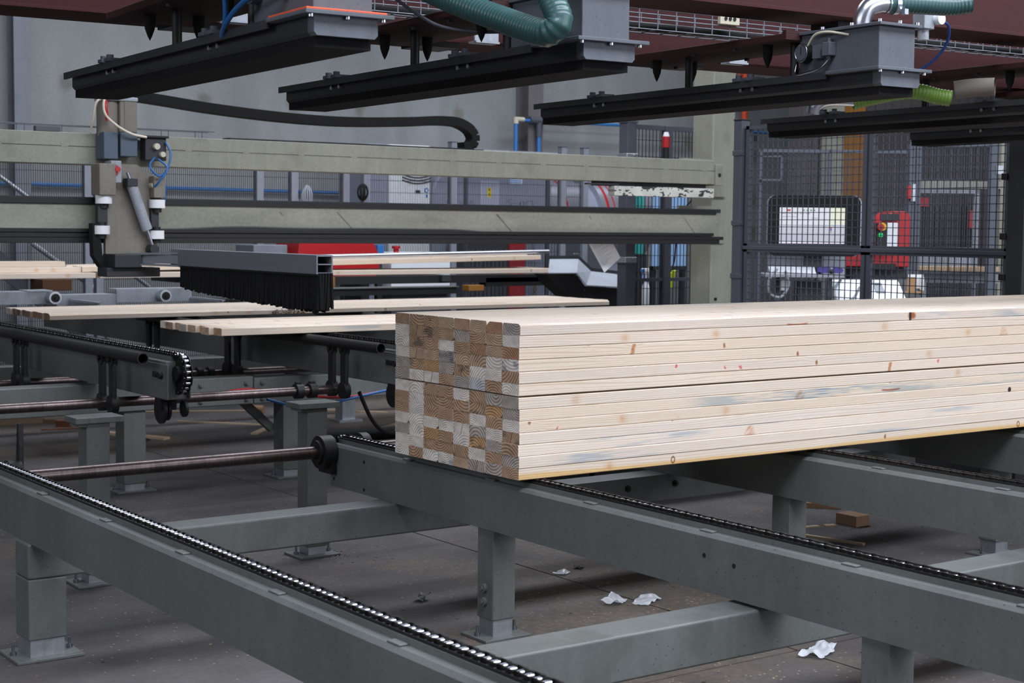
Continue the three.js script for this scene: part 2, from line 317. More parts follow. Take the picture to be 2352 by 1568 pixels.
// one board: x 0..L, y 0..T, z 0..-W; rows = strips of [front, top, back, bottom]; wane cuts a corner at the start end
function boardGeo(L, W, T, rows, tile, wane, u0 = 0) {
  const c = 0.0028, cut = wane || {};
  const pr = [], add = (z, y, f) => pr.push([z, y, f]);
  // profile round the section, starting front bottom, going up (front face z = 0)
  add(0, c, 0); const tf = cut.tf || 0, tb = cut.tb || 0, bf = cut.bf || 0;
  if (bf) { pr.length = 0; add(-bf * 1.3, 0, 0); add(0, bf, 0); }
  add(0, T - (tf || c), 0); add(-(tf ? tf * 1.4 : c), T, 1);
  add(-W + (tb ? tb * 1.4 : c), T, 1); add(-W, T - (tb || c), 2); add(-W, c, 2); add(-W + c, 0, 3); if (!bf) add(-c, 0, 3);
  const pos = [], uv = [], n = pr.length, eps = 0.06 / 32;
  const fv = (f, z, y) => { let t; if (f === 0) t = y / T; else if (f === 1) t = 1 + z / W; else if (f === 2) t = y / T; else t = 1 + z / W; return (rows[f] + 0.03 + 0.94 * clamp(t)) / 32; };
  for (let i = 0; i < n; i++) {
    const a = pr[i], b = pr[(i + 1) % n], f = Math.abs(b[0] - a[0]) > Math.abs(b[1] - a[1]) ? (a[1] + b[1] > T ? 1 : 3) : (a[0] + b[0] > -W ? 0 : 2);
    const va = fv(f, a[0], a[1]), vb = fv(f, b[0], b[1]), A0 = [0, a[1], a[0]], A1 = [L, a[1], a[0]], B0 = [0, b[1], b[0]], B1 = [L, b[1], b[0]];
    const ua = u0 / 5 + 0.001, ub = (u0 + L) / 5 - 0.001;
    for (const [p, U, Vv] of [[A0, ua, va], [A1, ub, va], [B1, ub, vb], [A0, ua, va], [B1, ub, vb], [B0, ua, vb]]) { pos.push(...p); uv.push(U, Vv); }
  }
  const side = pos.length / 3, tc = tile & 7, tr = tile >> 3;
  for (const e of [0, 1]) for (let i = 1; i < n - 1; i++) {
    const t = e ? [pr[0], pr[i + 1], pr[i]] : [pr[0], pr[i], pr[i + 1]];
    for (const q of t) { pos.push(e ? L : 0, q[1], q[0]); const k = clamp(-q[0] / W, 0.02, 0.98); uv.push((tc + 0.02 + 0.96 * (1 - k)) / 8, (tr + 0.04 + 0.92 * (q[1] / T)) / 16); }
  }
  const g = new THREE.BufferGeometry();
  g.setAttribute('position', new THREE.Float32BufferAttribute(pos, 3)); g.setAttribute('uv', new THREE.Float32BufferAttribute(uv, 2));
  g.computeVertexNormals(); g.addGroup(0, side, 0); g.addGroup(side, pos.length / 3 - side, 1);
  return g;
}
function board(label, group, L, rows, tile, at, opt = {}) {
  const o = new THREE.Mesh(boardGeo(L, opt.W || BW, opt.T || BT, rows, tile, opt.wane, opt.u0), [M.wood, M.endGrain]);
  o.name = numbered('pine_board'); o.position.set(...at); if (opt.rz) o.rotation.z = opt.rz; if (opt.ry) o.rotation.y = opt.ry;
  o.userData = { label, category: 'board' }; if (group) o.userData.group = group;
  o.castShadow = o.receiveShadow = true; scene.add(o); return o;
}
const BW = 0.1115, BT = 0.045;
const ORD = ['first', 'second', 'third', 'fourth', 'fifth', 'sixth', 'seventh', 'eighth', 'ninth', 'tenth', 'eleventh', 'twelfth', 'thirteenth'];

// ================================================================ the hall
{
  // floor slabs: real joints between cast bays
  const xs = [-10, -3.6, 0.95, 5.5, 10.5, 22.5], zs = [-13.3, -7.1, -3.6, 0.55, 5.2, 12.3], gp = 0.005;
  const base = struct('floor', bx(-10, 22.5, -0.3, -0.012, -13.3, 12.3), M.floor);
  for (let i = 0; i + 1 < xs.length; i++) for (let j = 0; j + 1 < zs.length; j++)
    part('slab', bx(xs[i] + gp, xs[i + 1] - gp, -0.012, 0, zs[j] + gp, zs[j + 1] - gp), M.floor, base);
  // back wall of cast panels
  const wall = struct('wall_back', bx(-10, 15.0, 0, 8.2, -13.3, -13.03), M.concrete);
  const px = [-10, -4.4, 2.38, 9.45, 15.0];
  for (let i = 0; i + 1 < px.length; i++) part('panel', bx(px[i] + 0.008, px[i + 1] - 0.008, 0, 8.2, -13.03, -13.0), M.concrete, wall);
  struct('trim_1', [bx(2.31, 2.49, 0, 8.2, -13.0, -12.985), bx(2.385, 2.4, 0, 8.2, -12.985, -12.80), bx(2.31, 2.49, 0, 8.2, -12.80, -12.78)], M.column);
  struct('trim_2', [bx(9.35, 9.6, 0, 8.2, -13.0, -12.98), bx(9.465, 9.485, 0, 8.2, -12.98, -12.72), bx(9.35, 9.6, 0, 8.2, -12.72, -12.70)], M.columnBrown);
  // ribbed cladding that closes the hall on the right of the back wall
  const clad = struct('wall_side', bx(11.5, 22.5, 0, 8.2, -9.9, -9.7), M.clad);
  for (let x = 11.52; x < 17.5; x += 0.2) part('rib', bx(x, x + 0.09, 0, 8.2, -9.7, -9.66), M.clad, clad);
  struct('wall_return', bx(14.9, 15.0, 0, 8.2, -13.0, -9.9), M.concrete);
  struct('wall_right', bx(22.4, 22.6, 0, 8.2, -9.7, 12.2), M.clad);
  { const s = LIGHTS[4], a = s[4] - s[5] / 2, e = s[4] + s[5] / 2, lo = s[3] - s[6] / 2, hi = s[3] + s[6] / 2; struct('wall_left', [bx(-10.2, -10, 0, 8.2, -13.3, a), bx(-10.2, -10, 0, 8.2, e, 12.3), bx(-10.2, -10, 0, lo, a, e), bx(-10.2, -10, hi, 8.2, a, e)], M.clad); }
  // front wall with its opening for the unseen daylight band, and roof openings for the unseen roof lights
  const b = LIGHTS[3], w0 = b[2] - b[5] / 2, w1 = b[2] + b[5] / 2, h0 = b[3] - b[6] / 2, h1 = b[3] + b[6] / 2;
  struct('wall_front', [bx(-10.2, w0, 0, 8.2, 12.0, 12.2), bx(w1, 22.6, 0, 8.2, 12.0, 12.2), bx(w0, w1, 0, h0, 12.0, 12.2), bx(w0, w1, h1, 8.2, 12.0, 12.2)], M.clad);
  const strips = LIGHTS.filter((l) => l[7] === 'down').map((l) => [l[2] - l[5] / 2, l[2] + l[5] / 2, l[4] - l[6] / 2, l[4] + l[6] / 2]).sort((p, q) => p[2] - q[2]);
  const roof = []; let z = -13.3;
  for (const [x0, x1, z0, z1] of strips) { roof.push(bx(-10.2, 22.6, 8, 8.2, z, z0), bx(-10.2, x0, 8, 8.2, z0, z1), bx(x1, 22.6, 8, 8.2, z0, z1)); z = z1; }
  roof.push(bx(-10.2, 22.6, 8, 8.2, z, 12.2));
  struct('ceiling', roof, M.roof);
  for (const [name, label, x, y, zz, w, h, face, L] of LIGHTS) {
    const glow = std({ color: 0xffffff, roughness: 0.6, emissive: DAY, emissiveIntensity: L * 0.25 });
    const t = thing(name, label, 'roof light', [x, y, zz]);
    if (face !== 'down') t.userData.category = 'window';
    if (face === 'down') part('panel', bx(x - w / 2, x + w / 2, y + 0.04, y + 0.08, zz - h / 2, zz + h / 2), glow, t);
    else if (face === 'side') part('panel', bx(x - 0.08, x - 0.04, y - h / 2, y + h / 2, zz - w / 2, zz + w / 2), glow, t);
    else part('panel', bx(x - w / 2, x + w / 2, y - h / 2, y + h / 2, zz + 0.04, zz + 0.08), glow, t);
    const a = new THREE.RectAreaLight(DAY, L, w, h); a.position.set(x, y, zz);
    if (face === 'down') a.lookAt(x, y - 1, zz); else if (face === 'side') a.lookAt(x + 1, y, zz); else a.lookAt(x, y, zz - 1);
    scene.add(a);
  }
}

// ================================================================ stack conveyor (three chain rails, cross beams, legs, shaft)
const H1 = 0.67, PITCH = 0.03175;
function hexBolt(p, axis, r, h) {             // hexagon head
  const q = [...p]; q[axis] += h; return cyl(p, q, r, 6);
}
function addChain(parent, xc, top, z0, z1, sprocketZ, sr) {
  // roller chain lying along z on its guide; links and rollers are pieces of their own
  const y = top - 0.013;
  const ch = part('conveyor_chain', [bx(xc - 0.007, xc + 0.007, top - 0.04, top - 0.028, z0, z1)], M.chain, parent);
  
  const U = (w) => ext([[-w - 0.0018, -0.0135], [w + 0.0018, -0.0135], [w + 0.0018, 0.0125], [w - 0.0018, 0.0125], [w - 0.0018, -0.011], [-w + 0.0018, -0.011], [-w + 0.0018, 0.0125], [-w - 0.0018, 0.0125]], 0.044).translate(0, 0, -0.022);
  const linkA = U(0.0185), linkB = U(0.0145);
  const roll = join([cyl([-0.012, 0, 0], [0.012, 0, 0], 0.0098, 12)]), pin = cyl([-0.0235, 0, 0], [0.0235, 0, 0], 0.0045, 8);
  const rollPin = join([roll, pin]);
  tri(linkA); tri(linkB);
  const b = ch.base; let k = 0;
  const put = (g, m, name, yy, zz, rx) => { const o = new THREE.Mesh(g, m); o.name = name; o.position.set(xc - b[0], yy - b[1], zz - b[2]); o.rotation.x = rx; o.castShadow = o.receiveShadow = true; ch.add(o); };
  for (let z = z1; z > z0; z -= PITCH, k++) {
    put(rollPin, M.roller, 'roller', y, z, 0);
    put(k & 1 ? linkA : linkB, M.chain, 'link', y, z - PITCH / 2, 0);
  }
  if (sprocketZ !== undefined) {              // wrap round the end sprocket
    const n = Math.round(PI * sr / PITCH), cy = y - sr;
    for (let i = 0; i < n; i++, k++) { const a = (i + 0.5) * PI / n, sgn = sprocketZ > z1 ? 1 : -1; put(rollPin, M.roller, 'roller', cy + sr * Math.cos(a), sprocketZ + sgn * sr * Math.sin(a), 0); put(k & 1 ? linkA : linkB, M.chain, 'link', cy + sr * Math.cos(a + PI / n / 2), sprocketZ + sgn * sr * Math.sin(a + PI / n / 2), sgn * (a + PI / n / 2)); }
    const teeth = []; for (let i = 0; i < 18; i++) { const a = i * PI / 9; teeth.push(cyl([xc - 0.006, cy + (sr - 0.004) * Math.cos(a), sprocketZ + (sr - 0.004) * Math.sin(a)], [xc + 0.006, cy + (sr - 0.004) * Math.cos(a), sprocketZ + (sr - 0.004) * Math.sin(a)], 0.009, 6)); }
    part('sprocket', [cyl([xc - 0.006, cy, sprocketZ], [xc + 0.006, cy, sprocketZ], sr - 0.008, 28), cyl([xc - 0.03, cy, sprocketZ], [xc + 0.03, cy, sprocketZ], 0.04, 20), ...teeth], M.black, parent);
  }
  return ch;
}
function footLeg(parent, x0, x1, z0, z1, top, mat = M.conv, low = 0.075) {
  const leg = part('leg', bx(x0, x1, low, top, z0, z1, 0.006), mat, parent);
  const cx = (x0 + x1) / 2, cz = (z0 + z1) / 2, w = (x1 - x0) / 2, d = (z1 - z0) / 2;
  part('foot_insert', bx(x0 + 0.008, x1 - 0.008, 0.01, low + 0.05, z0 + 0.008, z1 - 0.008), M.galv, leg);
  part('base_plate', bx(cx - w - 0.055, cx + w + 0.055, 0, 0.012, cz - d - 0.035, cz + d + 0.035, 0.003), M.conv, leg);
  for (const sx of [-1, 1]) part('anchor_bolt', [cyl([cx + sx * (w + 0.035), 0.012, cz], [cx + sx * (w + 0.035), 0.052, cz], 0.006, 8), cyl([cx + sx * (w + 0.035), 0.012, cz], [cx + sx * (w + 0.035), 0.026, cz], 0.012, 6)], M.steel, leg);
  return leg;
}
function rail(label, xc, z0, z1, legZ, holes, extra) {
  const t = thing('chain_conveyor_rail', label, 'conveyor', [xc, 0, (z0 + z1) / 2], 'chain rails under the lumber stack');
  // folded steel rail: wide lower box, narrower top channel with a rounded shoulder
  const P = [[-0.07, 0.44], [0.07, 0.44], [0.07, 0.622], [0.058, 0.634], [0.03, 0.634], [0.03, 0.652], [-0.03, 0.652], [-0.03, 0.634], [-0.058, 0.634], [-0.07, 0.622]];
  const g = ext(P, z1 - z0); g.translate(xc, 0, z0);
  const body = part('rail_body', g, M.conv, t);
  part('chain_guide', [bx(xc - 0.027, xc - 0.023, 0.652, 0.66, z0, z1), bx(xc + 0.023, xc + 0.027, 0.652, 0.66, z0, z1)], M.black, t);
  for (const [y, z] of holes) part('bolt_hole', cyl([xc - 0.0712, y, z], [xc - 0.068, y, z], 0.008, 12), M.black, body);
  for (const z of legZ) footLeg(t, xc - 0.055, xc + 0.055, z - 0.055, z + 0.055, 0.44);
  addChain(t, xc, H1, z0 + 0.02, Math.min(z1, 2.9), z0 + 0.0, 0.085);
  return t;
}
{
  const rl = rail('chain rail with bright rollers crossing the near floor corner', -1.478, -1.5, 3.4, [2.3], [[0.56, -1.42], [0.47, -1.42]]);
  const rm = rail('chain rail running under the sawn end of the lumber stack', 0.1, -1.5, 3.6, [-0.28, 1.72], [[0.6, -1.47], [0.475, -1.47], [0.585, -1.2], [0.462, -1.2], [0.56, 1.0], [0.55, 1.14]]);
  const rk = rail('chain rail crossing under the middle of the lumber stack', 1.64, -1.5, 3.6, [-0.18, 1.72], [[0.56, -1.3]]);
  const rq = rail('chain rail nearest the operator fence, in the shade past the stack', 3.11, -1.5, 3.6, [-0.18, 1.72], []);
  for (const y of [0.2, 0.145]) part('bolt', [cyl([0.045, y, -0.28], [0.03, y, -0.28], 0.018, 16), cyl([0.045, y, -0.28], [0.024, y, -0.28], 0.01, 6)], M.conv, rm);
  // little tabs welded on the shoulders
  for (const [t, xc] of [[rm, 0.1], [rl, -1.478], [rk, 1.64]]) for (let z = -0.9; z < 3; z += 0.62) part('weld_tab', bx(xc - 0.058, xc - 0.032, 0.634, 0.64, z, z + 0.06, 0.003), M.conv, t);
  const XB = [
    ['long painted tie beam passing under the rails behind the sawn stack end', -1.56, 3.4, -0.93, 0.305, 0.4395, [1.32, 1.62]],
    ['long painted tie beam low in the front, passing beside the white film scraps', -1.4, 4.4, 1.25, 0.285, 0.4295, []],
  ];
  for (const [label, x0, x1, z, y0, y1, bolts] of XB) {
    const t = thing('cross_beam', label, 'beam', [(x0 + x1) / 2, y0, z], 'tie beams of the stack conveyor');
    part('beam_body', bx(x0, x1, y0, y1, z - 0.15, z, 0.01), M.conv, t);
    for (const x of [-1.478, 0.1, 1.64]) if (y1 < 0.435) part('shim', [bx(x - 0.04, x + 0.04, y1, 0.4395, z - 0.12, z - 0.03)], M.conv, t);
    for (const x of bolts) part('bolt', [cyl([x, y1 - 0.05, z], [x, y1 - 0.05, z + 0.012], 0.016, 6), cyl([x, y1 - 0.05, z], [x, y1 - 0.05, z + 0.02], 0.009, 8)], M.black, t);
    if (z < 0) { footLeg(t, -1.56, -1.415, z - 0.15, z, 0.305); }
  }
  // drive shaft with bearing flanges and the drive stop lever
  const sh = thing('drive_shaft', 'dark steel drive shaft lying low between the two near chain rails', 'shaft', [-0.7, 0.6, -1.5]);
  part('shaft_bar', cyl([-1.44, 0.597, -1.5], [0.02, 0.597, -1.5], 0.029, 24), M.shaft, sh);
  part('bearing_flange', [cyl([-0.035, 0.597, -1.5], [0.028, 0.597, -1.5], 0.075, 28), cyl([-0.05, 0.597, -1.5], [-0.03, 0.597, -1.5], 0.055, 24), bx(0.0, 0.026, 0.5, 0.585, -1.56, -1.44)], M.black, sh);
  part('bearing_flange', [cyl([-1.45, 0.597, -1.5], [-1.4, 0.597, -1.5], 0.075, 28)], M.black, sh);
  const sh2 = thing('drive_shaft', 'short steel drive shaft behind the sawn end of the stack', 'shaft', [0.9, 0.6, -1.5]);
  part('shaft_bar', cyl([0.2, 0.597, -1.5], [1.56, 0.597, -1.5], 0.029, 24), M.shaft, sh2);
  part('bearing_flange', cyl([0.175, 0.597, -1.5], [0.215, 0.597, -1.5], 0.075, 28), M.black, sh2);
  const lv = ext([[-0.02, 0], [0.055, 0], [0.012, 0.05], [0.004, 0.15], [-0.004, 0.19], [-0.018, 0.19], [-0.022, 0.1]], 0.016, 0.002);
  lv.rotateY(PI / 2); lv.translate(-1.4, 0.625, -1.52);
  one('stop_lever', lv, M.black, 'black pointed stop lever rising behind the near chain rail', 'lever');
}

// ================================================================ the lumber stack: 13 rows of 8 boards
{
  const WANE = { '0,6': { tb: 0.018 }, '1,3': { bf: 0.012 }, '4,3': { bf: 0.011 }, '6,2': { tb: 0.02 }, '9,2': { bf: 0.014 }, '9,0': { bf: 0.013 }, '7,6': { bf: 0.013 }, '2,5': { tf: 0.01 }, '3,4': { tb: 0.008 }, '8,7': { tb: 0.006 }, '4,1': { tb: 0.009 }, '10,3': { bf: 0.008 }, '11,4': { tb: 0.008 }, '12,2': { bf: 0.01 }, '0,3': { bf: 0.006 }, '0,7': { tf: 0.008 } };
  const word = { b: 'brown', t: 'tan', o: 'orange', w: 'pale', g: 'greyish', u: 'blue-grey', B: 'reddish' };
  for (let r = 0; r < 13; r++) for (let k = 0; k < 8; k++) {
    const upper = r < 6, y = H1 + (12 - r) * BT + (upper ? 0.006 + (5 - r) * 0.0006 : 0), zf = -(7 - k) * BW + rr(-0.0012, 0.0012);
    const rows = [k === 7 ? r : 13 + ((r * 3 + k) % 19), r === 0 ? 13 + k : 21 + ((r + k * 5) % 11), 22 + (k % 8), 24 + (r % 8)];
    const label = `pine board with ${word[ENDS[r][k]]} sawn end, ${ORD[12 - r]} layer up, ${ORD[7 - k]} in from the stack front`;
    board(label, 'boards of the big lumber stack', 4.96, rows, r * 8 + k, [rr(-0.003, 0.003), y, zf], { wane: WANE[`${r},${k}`], W: BW - 0.0022 });
  }
}
// two board layers waiting on the feed deck
for (let k = 0; k < 8; k++) {
  board(`pine board lying flat in the nearer feed layer, ${ORD[k]} from its front edge`, 'boards in the nearer feed layer', 4.95, [13 + k, 20 + k, 25, 29], 104 + k, [0.6 + [0.012, -0.02, 0.022, -0.006, -0.018, 0.01, -0.008, 0.004][k], 0.956, -3.88 - k * (BW + 0.0006)], {});
  board(`pine board lying flat in the farther feed layer, ${ORD[k]} from its front edge`, 'boards in the farther feed layer', 4.95, [18 + k, 13 + ((k * 3) % 8), 26, 30], 112 + k, [0.235 + [0.012, -0.004, 0.01, -0.012, 0.008, -0.006, 0.012, -0.004][k], 0.956, -5.825 - k * (BW + 0.0006)], { wane: k === 0 ? { tf: 0.016 } : undefined });
}

// ================================================================ feed deck: chain rails, lift tubes, shafts, beams, columns
{
  const T2 = 0.955;
  const RA = [['feed chain rail with its end sprocket in front of the deck shaft', -0.085, 'black lift tube with an open end beside the end sprocket'], ['feed chain rail partly behind the sawn stack end', 1.36, 'black lift tube with an open end beside the sawn stack end'], ['feed chain rail farther along behind the lumber stack', 2.9, 'black lift tube hidden mostly behind the lumber stack']];
  RA.forEach(([label, xc, tl], i) => {
    const t = thing('feed_chain_rail', label, 'conveyor', [xc, 0, -5], 'chain rails of the feed deck');
    const body = part('rail_body', bx(xc - 0.06, xc + 0.06, 0.70, 0.905, -9.0, -2.95, 0.006), M.conv, t);
    part('chain_track', bx(xc - 0.025, xc + 0.025, 0.905, 0.93, -9.0, -2.97), M.conv, t);
    for (const s of [-1, 1]) part('end_plate', bx(xc + s * 0.062 - 0.004, xc + s * 0.062 + 0.004, 0.705, 0.89, -3.3, -2.915, 0.003), M.conv, t);
    part('tension_bolt', [cyl([xc - 0.066, 0.83, -2.99], [xc - 0.085, 0.83, -2.99], 0.02, 6), cyl([xc - 0.066, 0.83, -3.05], [xc - 0.078, 0.83, -3.05], 0.014, 8), bx(xc - 0.074, xc - 0.066, 0.815, 0.845, -3.1, -3.02)], M.black, t);
    addChain(t, xc, T2, i < 2 ? -6.4 : -4.4, -2.92, -2.9, 0.098);
    // return sprocket guard and hook shoes below
    part('guide_shoe', [cyl([xc - 0.05, 0.64, -3.06], [xc - 0.035, 0.64, -3.06], 0.075, 24), cyl([xc - 0.02, 0.64, -3.06], [xc - 0.005, 0.64, -3.06], 0.06, 24), bx(xc - 0.06, xc + 0.03, 0.64, 0.71, -3.1, -3.02)], M.black, t);
    part('hook_shoe', [cyl([xc + 0.025, 0.655, -2.93], [xc + 0.04, 0.655, -2.93], 0.045, 20)], M.black, t);
    // lift tube on pairs of flat levers
    const xt = xc - 0.165;
    const lt = thing('lift_tube', tl, 'tube', [xt, 0.6, -4], 'lift tubes of the feed deck');
    const tb = new THREE.Shape(); tb.absarc(0, 0, 0.031, 0, PI * 2, false); const hole = new THREE.Path(); hole.absarc(0, 0, 0.026, 0, PI * 2, true); tb.holes.push(hole);
    const tg = new THREE.ExtrudeGeometry(tb, { depth: 3.6, bevelEnabled: false, curveSegments: 14 }).toNonIndexed(); tg.translate(xt, 0.921, -3.0 - 3.6);
    part('pipe', tg, M.black, lt);
    for (const z of [-3.5, -4.95, -6.3]) for (const dz of [-0.075, 0.075]) {
      const lever = part('lever', [bx(xt - 0.012, xt + 0.012, 0.6, 0.9, z + dz - 0.035, z + dz + 0.035, 0.008), cyl([xt - 0.016, 0.885, z + dz], [xt + 0.016, 0.885, z + dz], 0.04, 18), cyl([xt - 0.02, 0.64, z + dz], [xt + 0.02, 0.64, z + dz], 0.05, 18)], M.black, lt);
      part('pivot_bolt', hexBolt([xt - 0.016, 0.885, z + dz], 0, 0.014, -0.012), M.chain, lever);
    }
  });
  const s1 = thing('deck_shaft', 'polished dark shaft with a double collar under the nearer feed layer', 'shaft', [0.5, 0.62, -3.55]);
  part('shaft_bar', cyl([-2.6, 0.636, -3.55], [1.28, 0.636, -3.55], 0.028, 24), M.shaft, s1);
  for (const x of [0.93, 1.02]) part('collar', [cyl([x, 0.636, -3.55], [x + 0.045, 0.636, -3.55], 0.046, 24), bx(x + 0.005, x + 0.04, 0.675, 0.692, -3.565, -3.535)], M.black, s1);
  const s2 = thing('deck_shaft', 'thinner dark shaft with a collar farther back under the feed deck', 'shaft', [1, 0.6, -5.1]);
  part('shaft_bar', cyl([-1.5, 0.61, -5.1], [2.8, 0.61, -5.1], 0.026, 20), M.shaft, s2);
  for (const x of [1.0, 1.08]) part('collar', cyl([x, 0.61, -5.1], [x + 0.04, 0.61, -5.1], 0.045, 20), M.black, s2);
  // cross beams of the deck
  const c1 = thing('deck_cross_beam', 'bolted painted beam behind the polished deck shaft', 'beam', [0.5, 0.49, -4.2]);
  part('beam_body', bx(-2.6, 0.98, 0.495, 0.672, -4.35, -4.2, 0.008), M.conv, c1);
  part('beam_body', bx(0.984, 4.6, 0.495, 0.66, -4.35, -4.2, 0.008), M.conv, c1);
  for (const x of [0.62, 0.93, 1.04]) for (const y of [0.53, 0.63]) part('bolt', [cyl([x, y, -4.2], [x, y, -4.188], 0.017, 6), cyl([x, y, -4.2], [x, y, -4.18], 0.009, 8)], M.conv, c1);
  const c2 = thing('deck_cross_beam', 'painted beam far under the feed deck near the floor litter', 'beam', [1.5, 0.42, -7.0]);
  part('beam_body', bx(-1.5, 5, 0.42, 0.54, -7.12, -7.0, 0.008), M.conv, c2);
  // columns
  const col = (label, x0, x1, z0, z1, top, plate) => {
    const t = thing('support_column', label, 'column', [(x0 + x1) / 2, 0, (z0 + z1) / 2], 'columns of the feed deck');
    footLeg(t, x0, x1, z0, z1, top, M.conv, 0.05);
    if (plate) part('cap_plate', [bx(x0 - 0.055, x1 + 0.06, top, top + 0.028, z0 - 0.02, z1 + 0.02, 0.004), bx(x0 - 0.035, x0, top - 0.015, top, z0, z1)], M.conv, t);
    return t;
  };
  col('painted column with a T-shaped cap plate behind the near chain rail', -0.94, -0.83, -2.09, -1.98, 0.735, true);
  col('painted column behind the drive bearing of the sawn end rail', 0.17, 0.28, -2.09, -1.98, 0.735, true);
  col('painted deck column standing between the cap plate column and floor litter', 0.13, 0.27, -4.36, -4.22, 0.495, false);
  col('painted deck column with a diagonal brace by the thin sticks', 1.2, 1.33, -4.36, -4.22, 0.495, false);
  const br = one('diagonal_brace', bar([0.88, 0.6, -4.4], [1.21, 0.3, -4.4], 0.05, 0.05), M.conv, 'diagonal painted brace running down to a deck column', 'brace');
  const guards = thing('toggle_valve', 'small grey toggle clamp fixed between two deck columns', 'clamp', [1.36, 0.2, -4.2]);
  part('plate', bx(1.335, 1.385, 0.18, 0.44, -4.3, -4.28), M.conv, guards);
  part('block', [bx(1.34, 1.39, 0.28, 0.36, -4.28, -4.22, 0.004), bx(1.35, 1.37, 0.2, 0.28, -4.28, -4.24)], M.grey, guards);
  // hoses and cables under the deck
  one('air_hose', tube([[0.55, 0.6, -3.9], [0.75, 0.63, -3.86], [1.0, 0.6, -3.75], [1.2, 0.575, -3.7], [1.35, 0.57, -3.66], [1.75, 0.6, -3.7]], 0.008), M.redBright, 'thin red air hose sagging beside the deck shaft collar', 'hose');
  one('air_hose', tube([[0.78, 0.59, -3.62], [0.95, 0.545, -3.6], [1.12, 0.53, -3.6], [1.3, 0.56, -3.6], [1.6, 0.6, -3.62]], 0.008), M.blueHose, 'thin blue air hose sagging below the deck shaft collar', 'hose');
  one('cable', tube([[1.4, 0.6, -3.6], [1.52, 0.42, -3.65], [1.72, 0.31, -3.8], [2.1, 0.29, -4.0], [2.6, 0.3, -4.1]], 0.013), M.black, 'black cable drooping from the deck to behind the stack', 'cable');
  one('conduit', tube([[1.9, 0.05, -5.6], [2.4, 0.045, -5.5], [3.2, 0.05, -5.45], [4.4, 0.05, -5.4]], 0.045, 20, 12), M.rubber, 'thick black conduit lying across the floor behind the stack', 'conduit');
  const ft = thing('support_column', 'short galvanised foot standing on the floor behind the black conduit', 'column', [3.0, 0, -6.6]);
  part('post', bx(2.95, 3.07, 0.02, 0.5, -6.66, -6.54), M.galv, ft); part('base_plate', bx(2.9, 3.12, 0, 0.02, -6.7, -6.5), M.galv, ft);
  const bm = thing('deck_beam', 'black beam with a rounded end carrying the crossed boards', 'beam', [4.6, 1.05, -8.05]);
  part('beam_body', [bx(2.4, 6.15, 1.075, 1.15, -8.12, -8.0), cyl([6.15, 1.09, -8.12], [6.15, 1.09, -8.0], 0.055, 24), bx(5.4, 6.15, 1.035, 1.12, -8.12, -8.0)], M.black, bm);
  part('end_bolt', cyl([6.15, 1.09, -8.0], [6.15, 1.09, -7.985], 0.018, 8), M.chain, bm);
  const bm2 = thing('deck_beam', 'dark beam with a pale flange below the crossed boards', 'beam', [3.9, 0.98, -7.7]);
  part('beam_body', bx(2.6, 4.85, 0.985, 1.05, -7.8, -7.7), M.black, bm2);
  part('flange', bx(2.6, 4.85, 1.05, 1.058, -7.85, -7.66), M.conv, bm2);
  for (const [label, x0, x1, y0, y1] of [['yellow-brown wooden block under the crossed boards near the brush', 3.42, 3.62, 1.06, 1.15], ['small yellow-brown wooden wedge under the black rounded beam', 5.1, 5.28, 1.0, 1.055]]) one('wooden_block', [bx(x0, x1, y0, y1, -7.98, -7.86, 0.004)], M.ochre, label, 'block', 'wooden packing blocks under the boards');
  one('wooden_block', [bx(0.95, 1.2, 1.06, 1.154, -8.3, -8.0, 0.004)], std({ color: 0x4a2f18, roughness: 0.9 }), 'dark brown wooden block behind the roller frame', 'block', 'wooden packing blocks under the boards');
  // carrier rails under the crossed boards
  for (const [x, l] of [[-0.9, 'dark carrier bar under the crossed boards at their hidden end'], [2.45, 'dark carrier bar under the crossed boards beside the brush'], [4.9, 'dark carrier bar under the crossed boards above a pale cabinet']]) one('carrier_bar', bx(x - 0.05, x + 0.05, 1.09, 1.154, -9.2, -7.95, 0.004), M.charDark, l, 'bar', 'carrier bars under the crossed boards');
  // roller frame behind the farther layer
  const rf = thing('roller_frame', 'grey side frame with two chrome end rollers behind the farther layer', 'frame', [0.8, 0.97, -7.4]);
  part('side_plate', [bx(-1.2, 0.86, 0.985, 1.075, -7.42, -7.4), bx(1.35, 2.0, 0.985, 1.085, -7.42, -7.4), bx(0.86, 1.35, 0.96, 1.045, -7.43, -7.41)], M.grey, rf);
  part('top_flange', [bx(-1.2, 0.8, 1.075, 1.083, -7.6, -7.4), bx(0.62, 0.82, 1.083, 1.092, -7.6, -7.39), bx(1.35, 2.0, 1.085, 1.093, -7.6, -7.4), bx(0.86, 1.35, 1.045, 1.053, -7.6, -7.41)], M.grey, rf);
  for (const x of [0.84, 1.76]) { const r = part('roller', [cyl([x - 0.03, 1.035, -7.55], [x - 0.03, 1.035, -7.3], 0.05, 26)], M.zinc, rf); part('roller_cap', [cyl([x - 0.03, 1.035, -7.3], [x - 0.03, 1.035, -7.292], 0.034, 20), cyl([x - 0.03, 1.035, -7.292], [x - 0.03, 1.035, -7.28], 0.012, 12)], M.black, r); }
  for (const [x, l] of [[0.95, 'grey feed strip beside the first chrome roller'], [1.98, 'grey feed strip beside the second chrome roller']]) one('feed_strip', [bx(x, x + 0.05, 0.93, 1.01, -7.398, -6.85), bx(x + 0.01, x + 0.04, 1.01, 1.02, -7.398, -6.8)], M.grey, l, 'strip', 'feed strips by the roller frame');
}
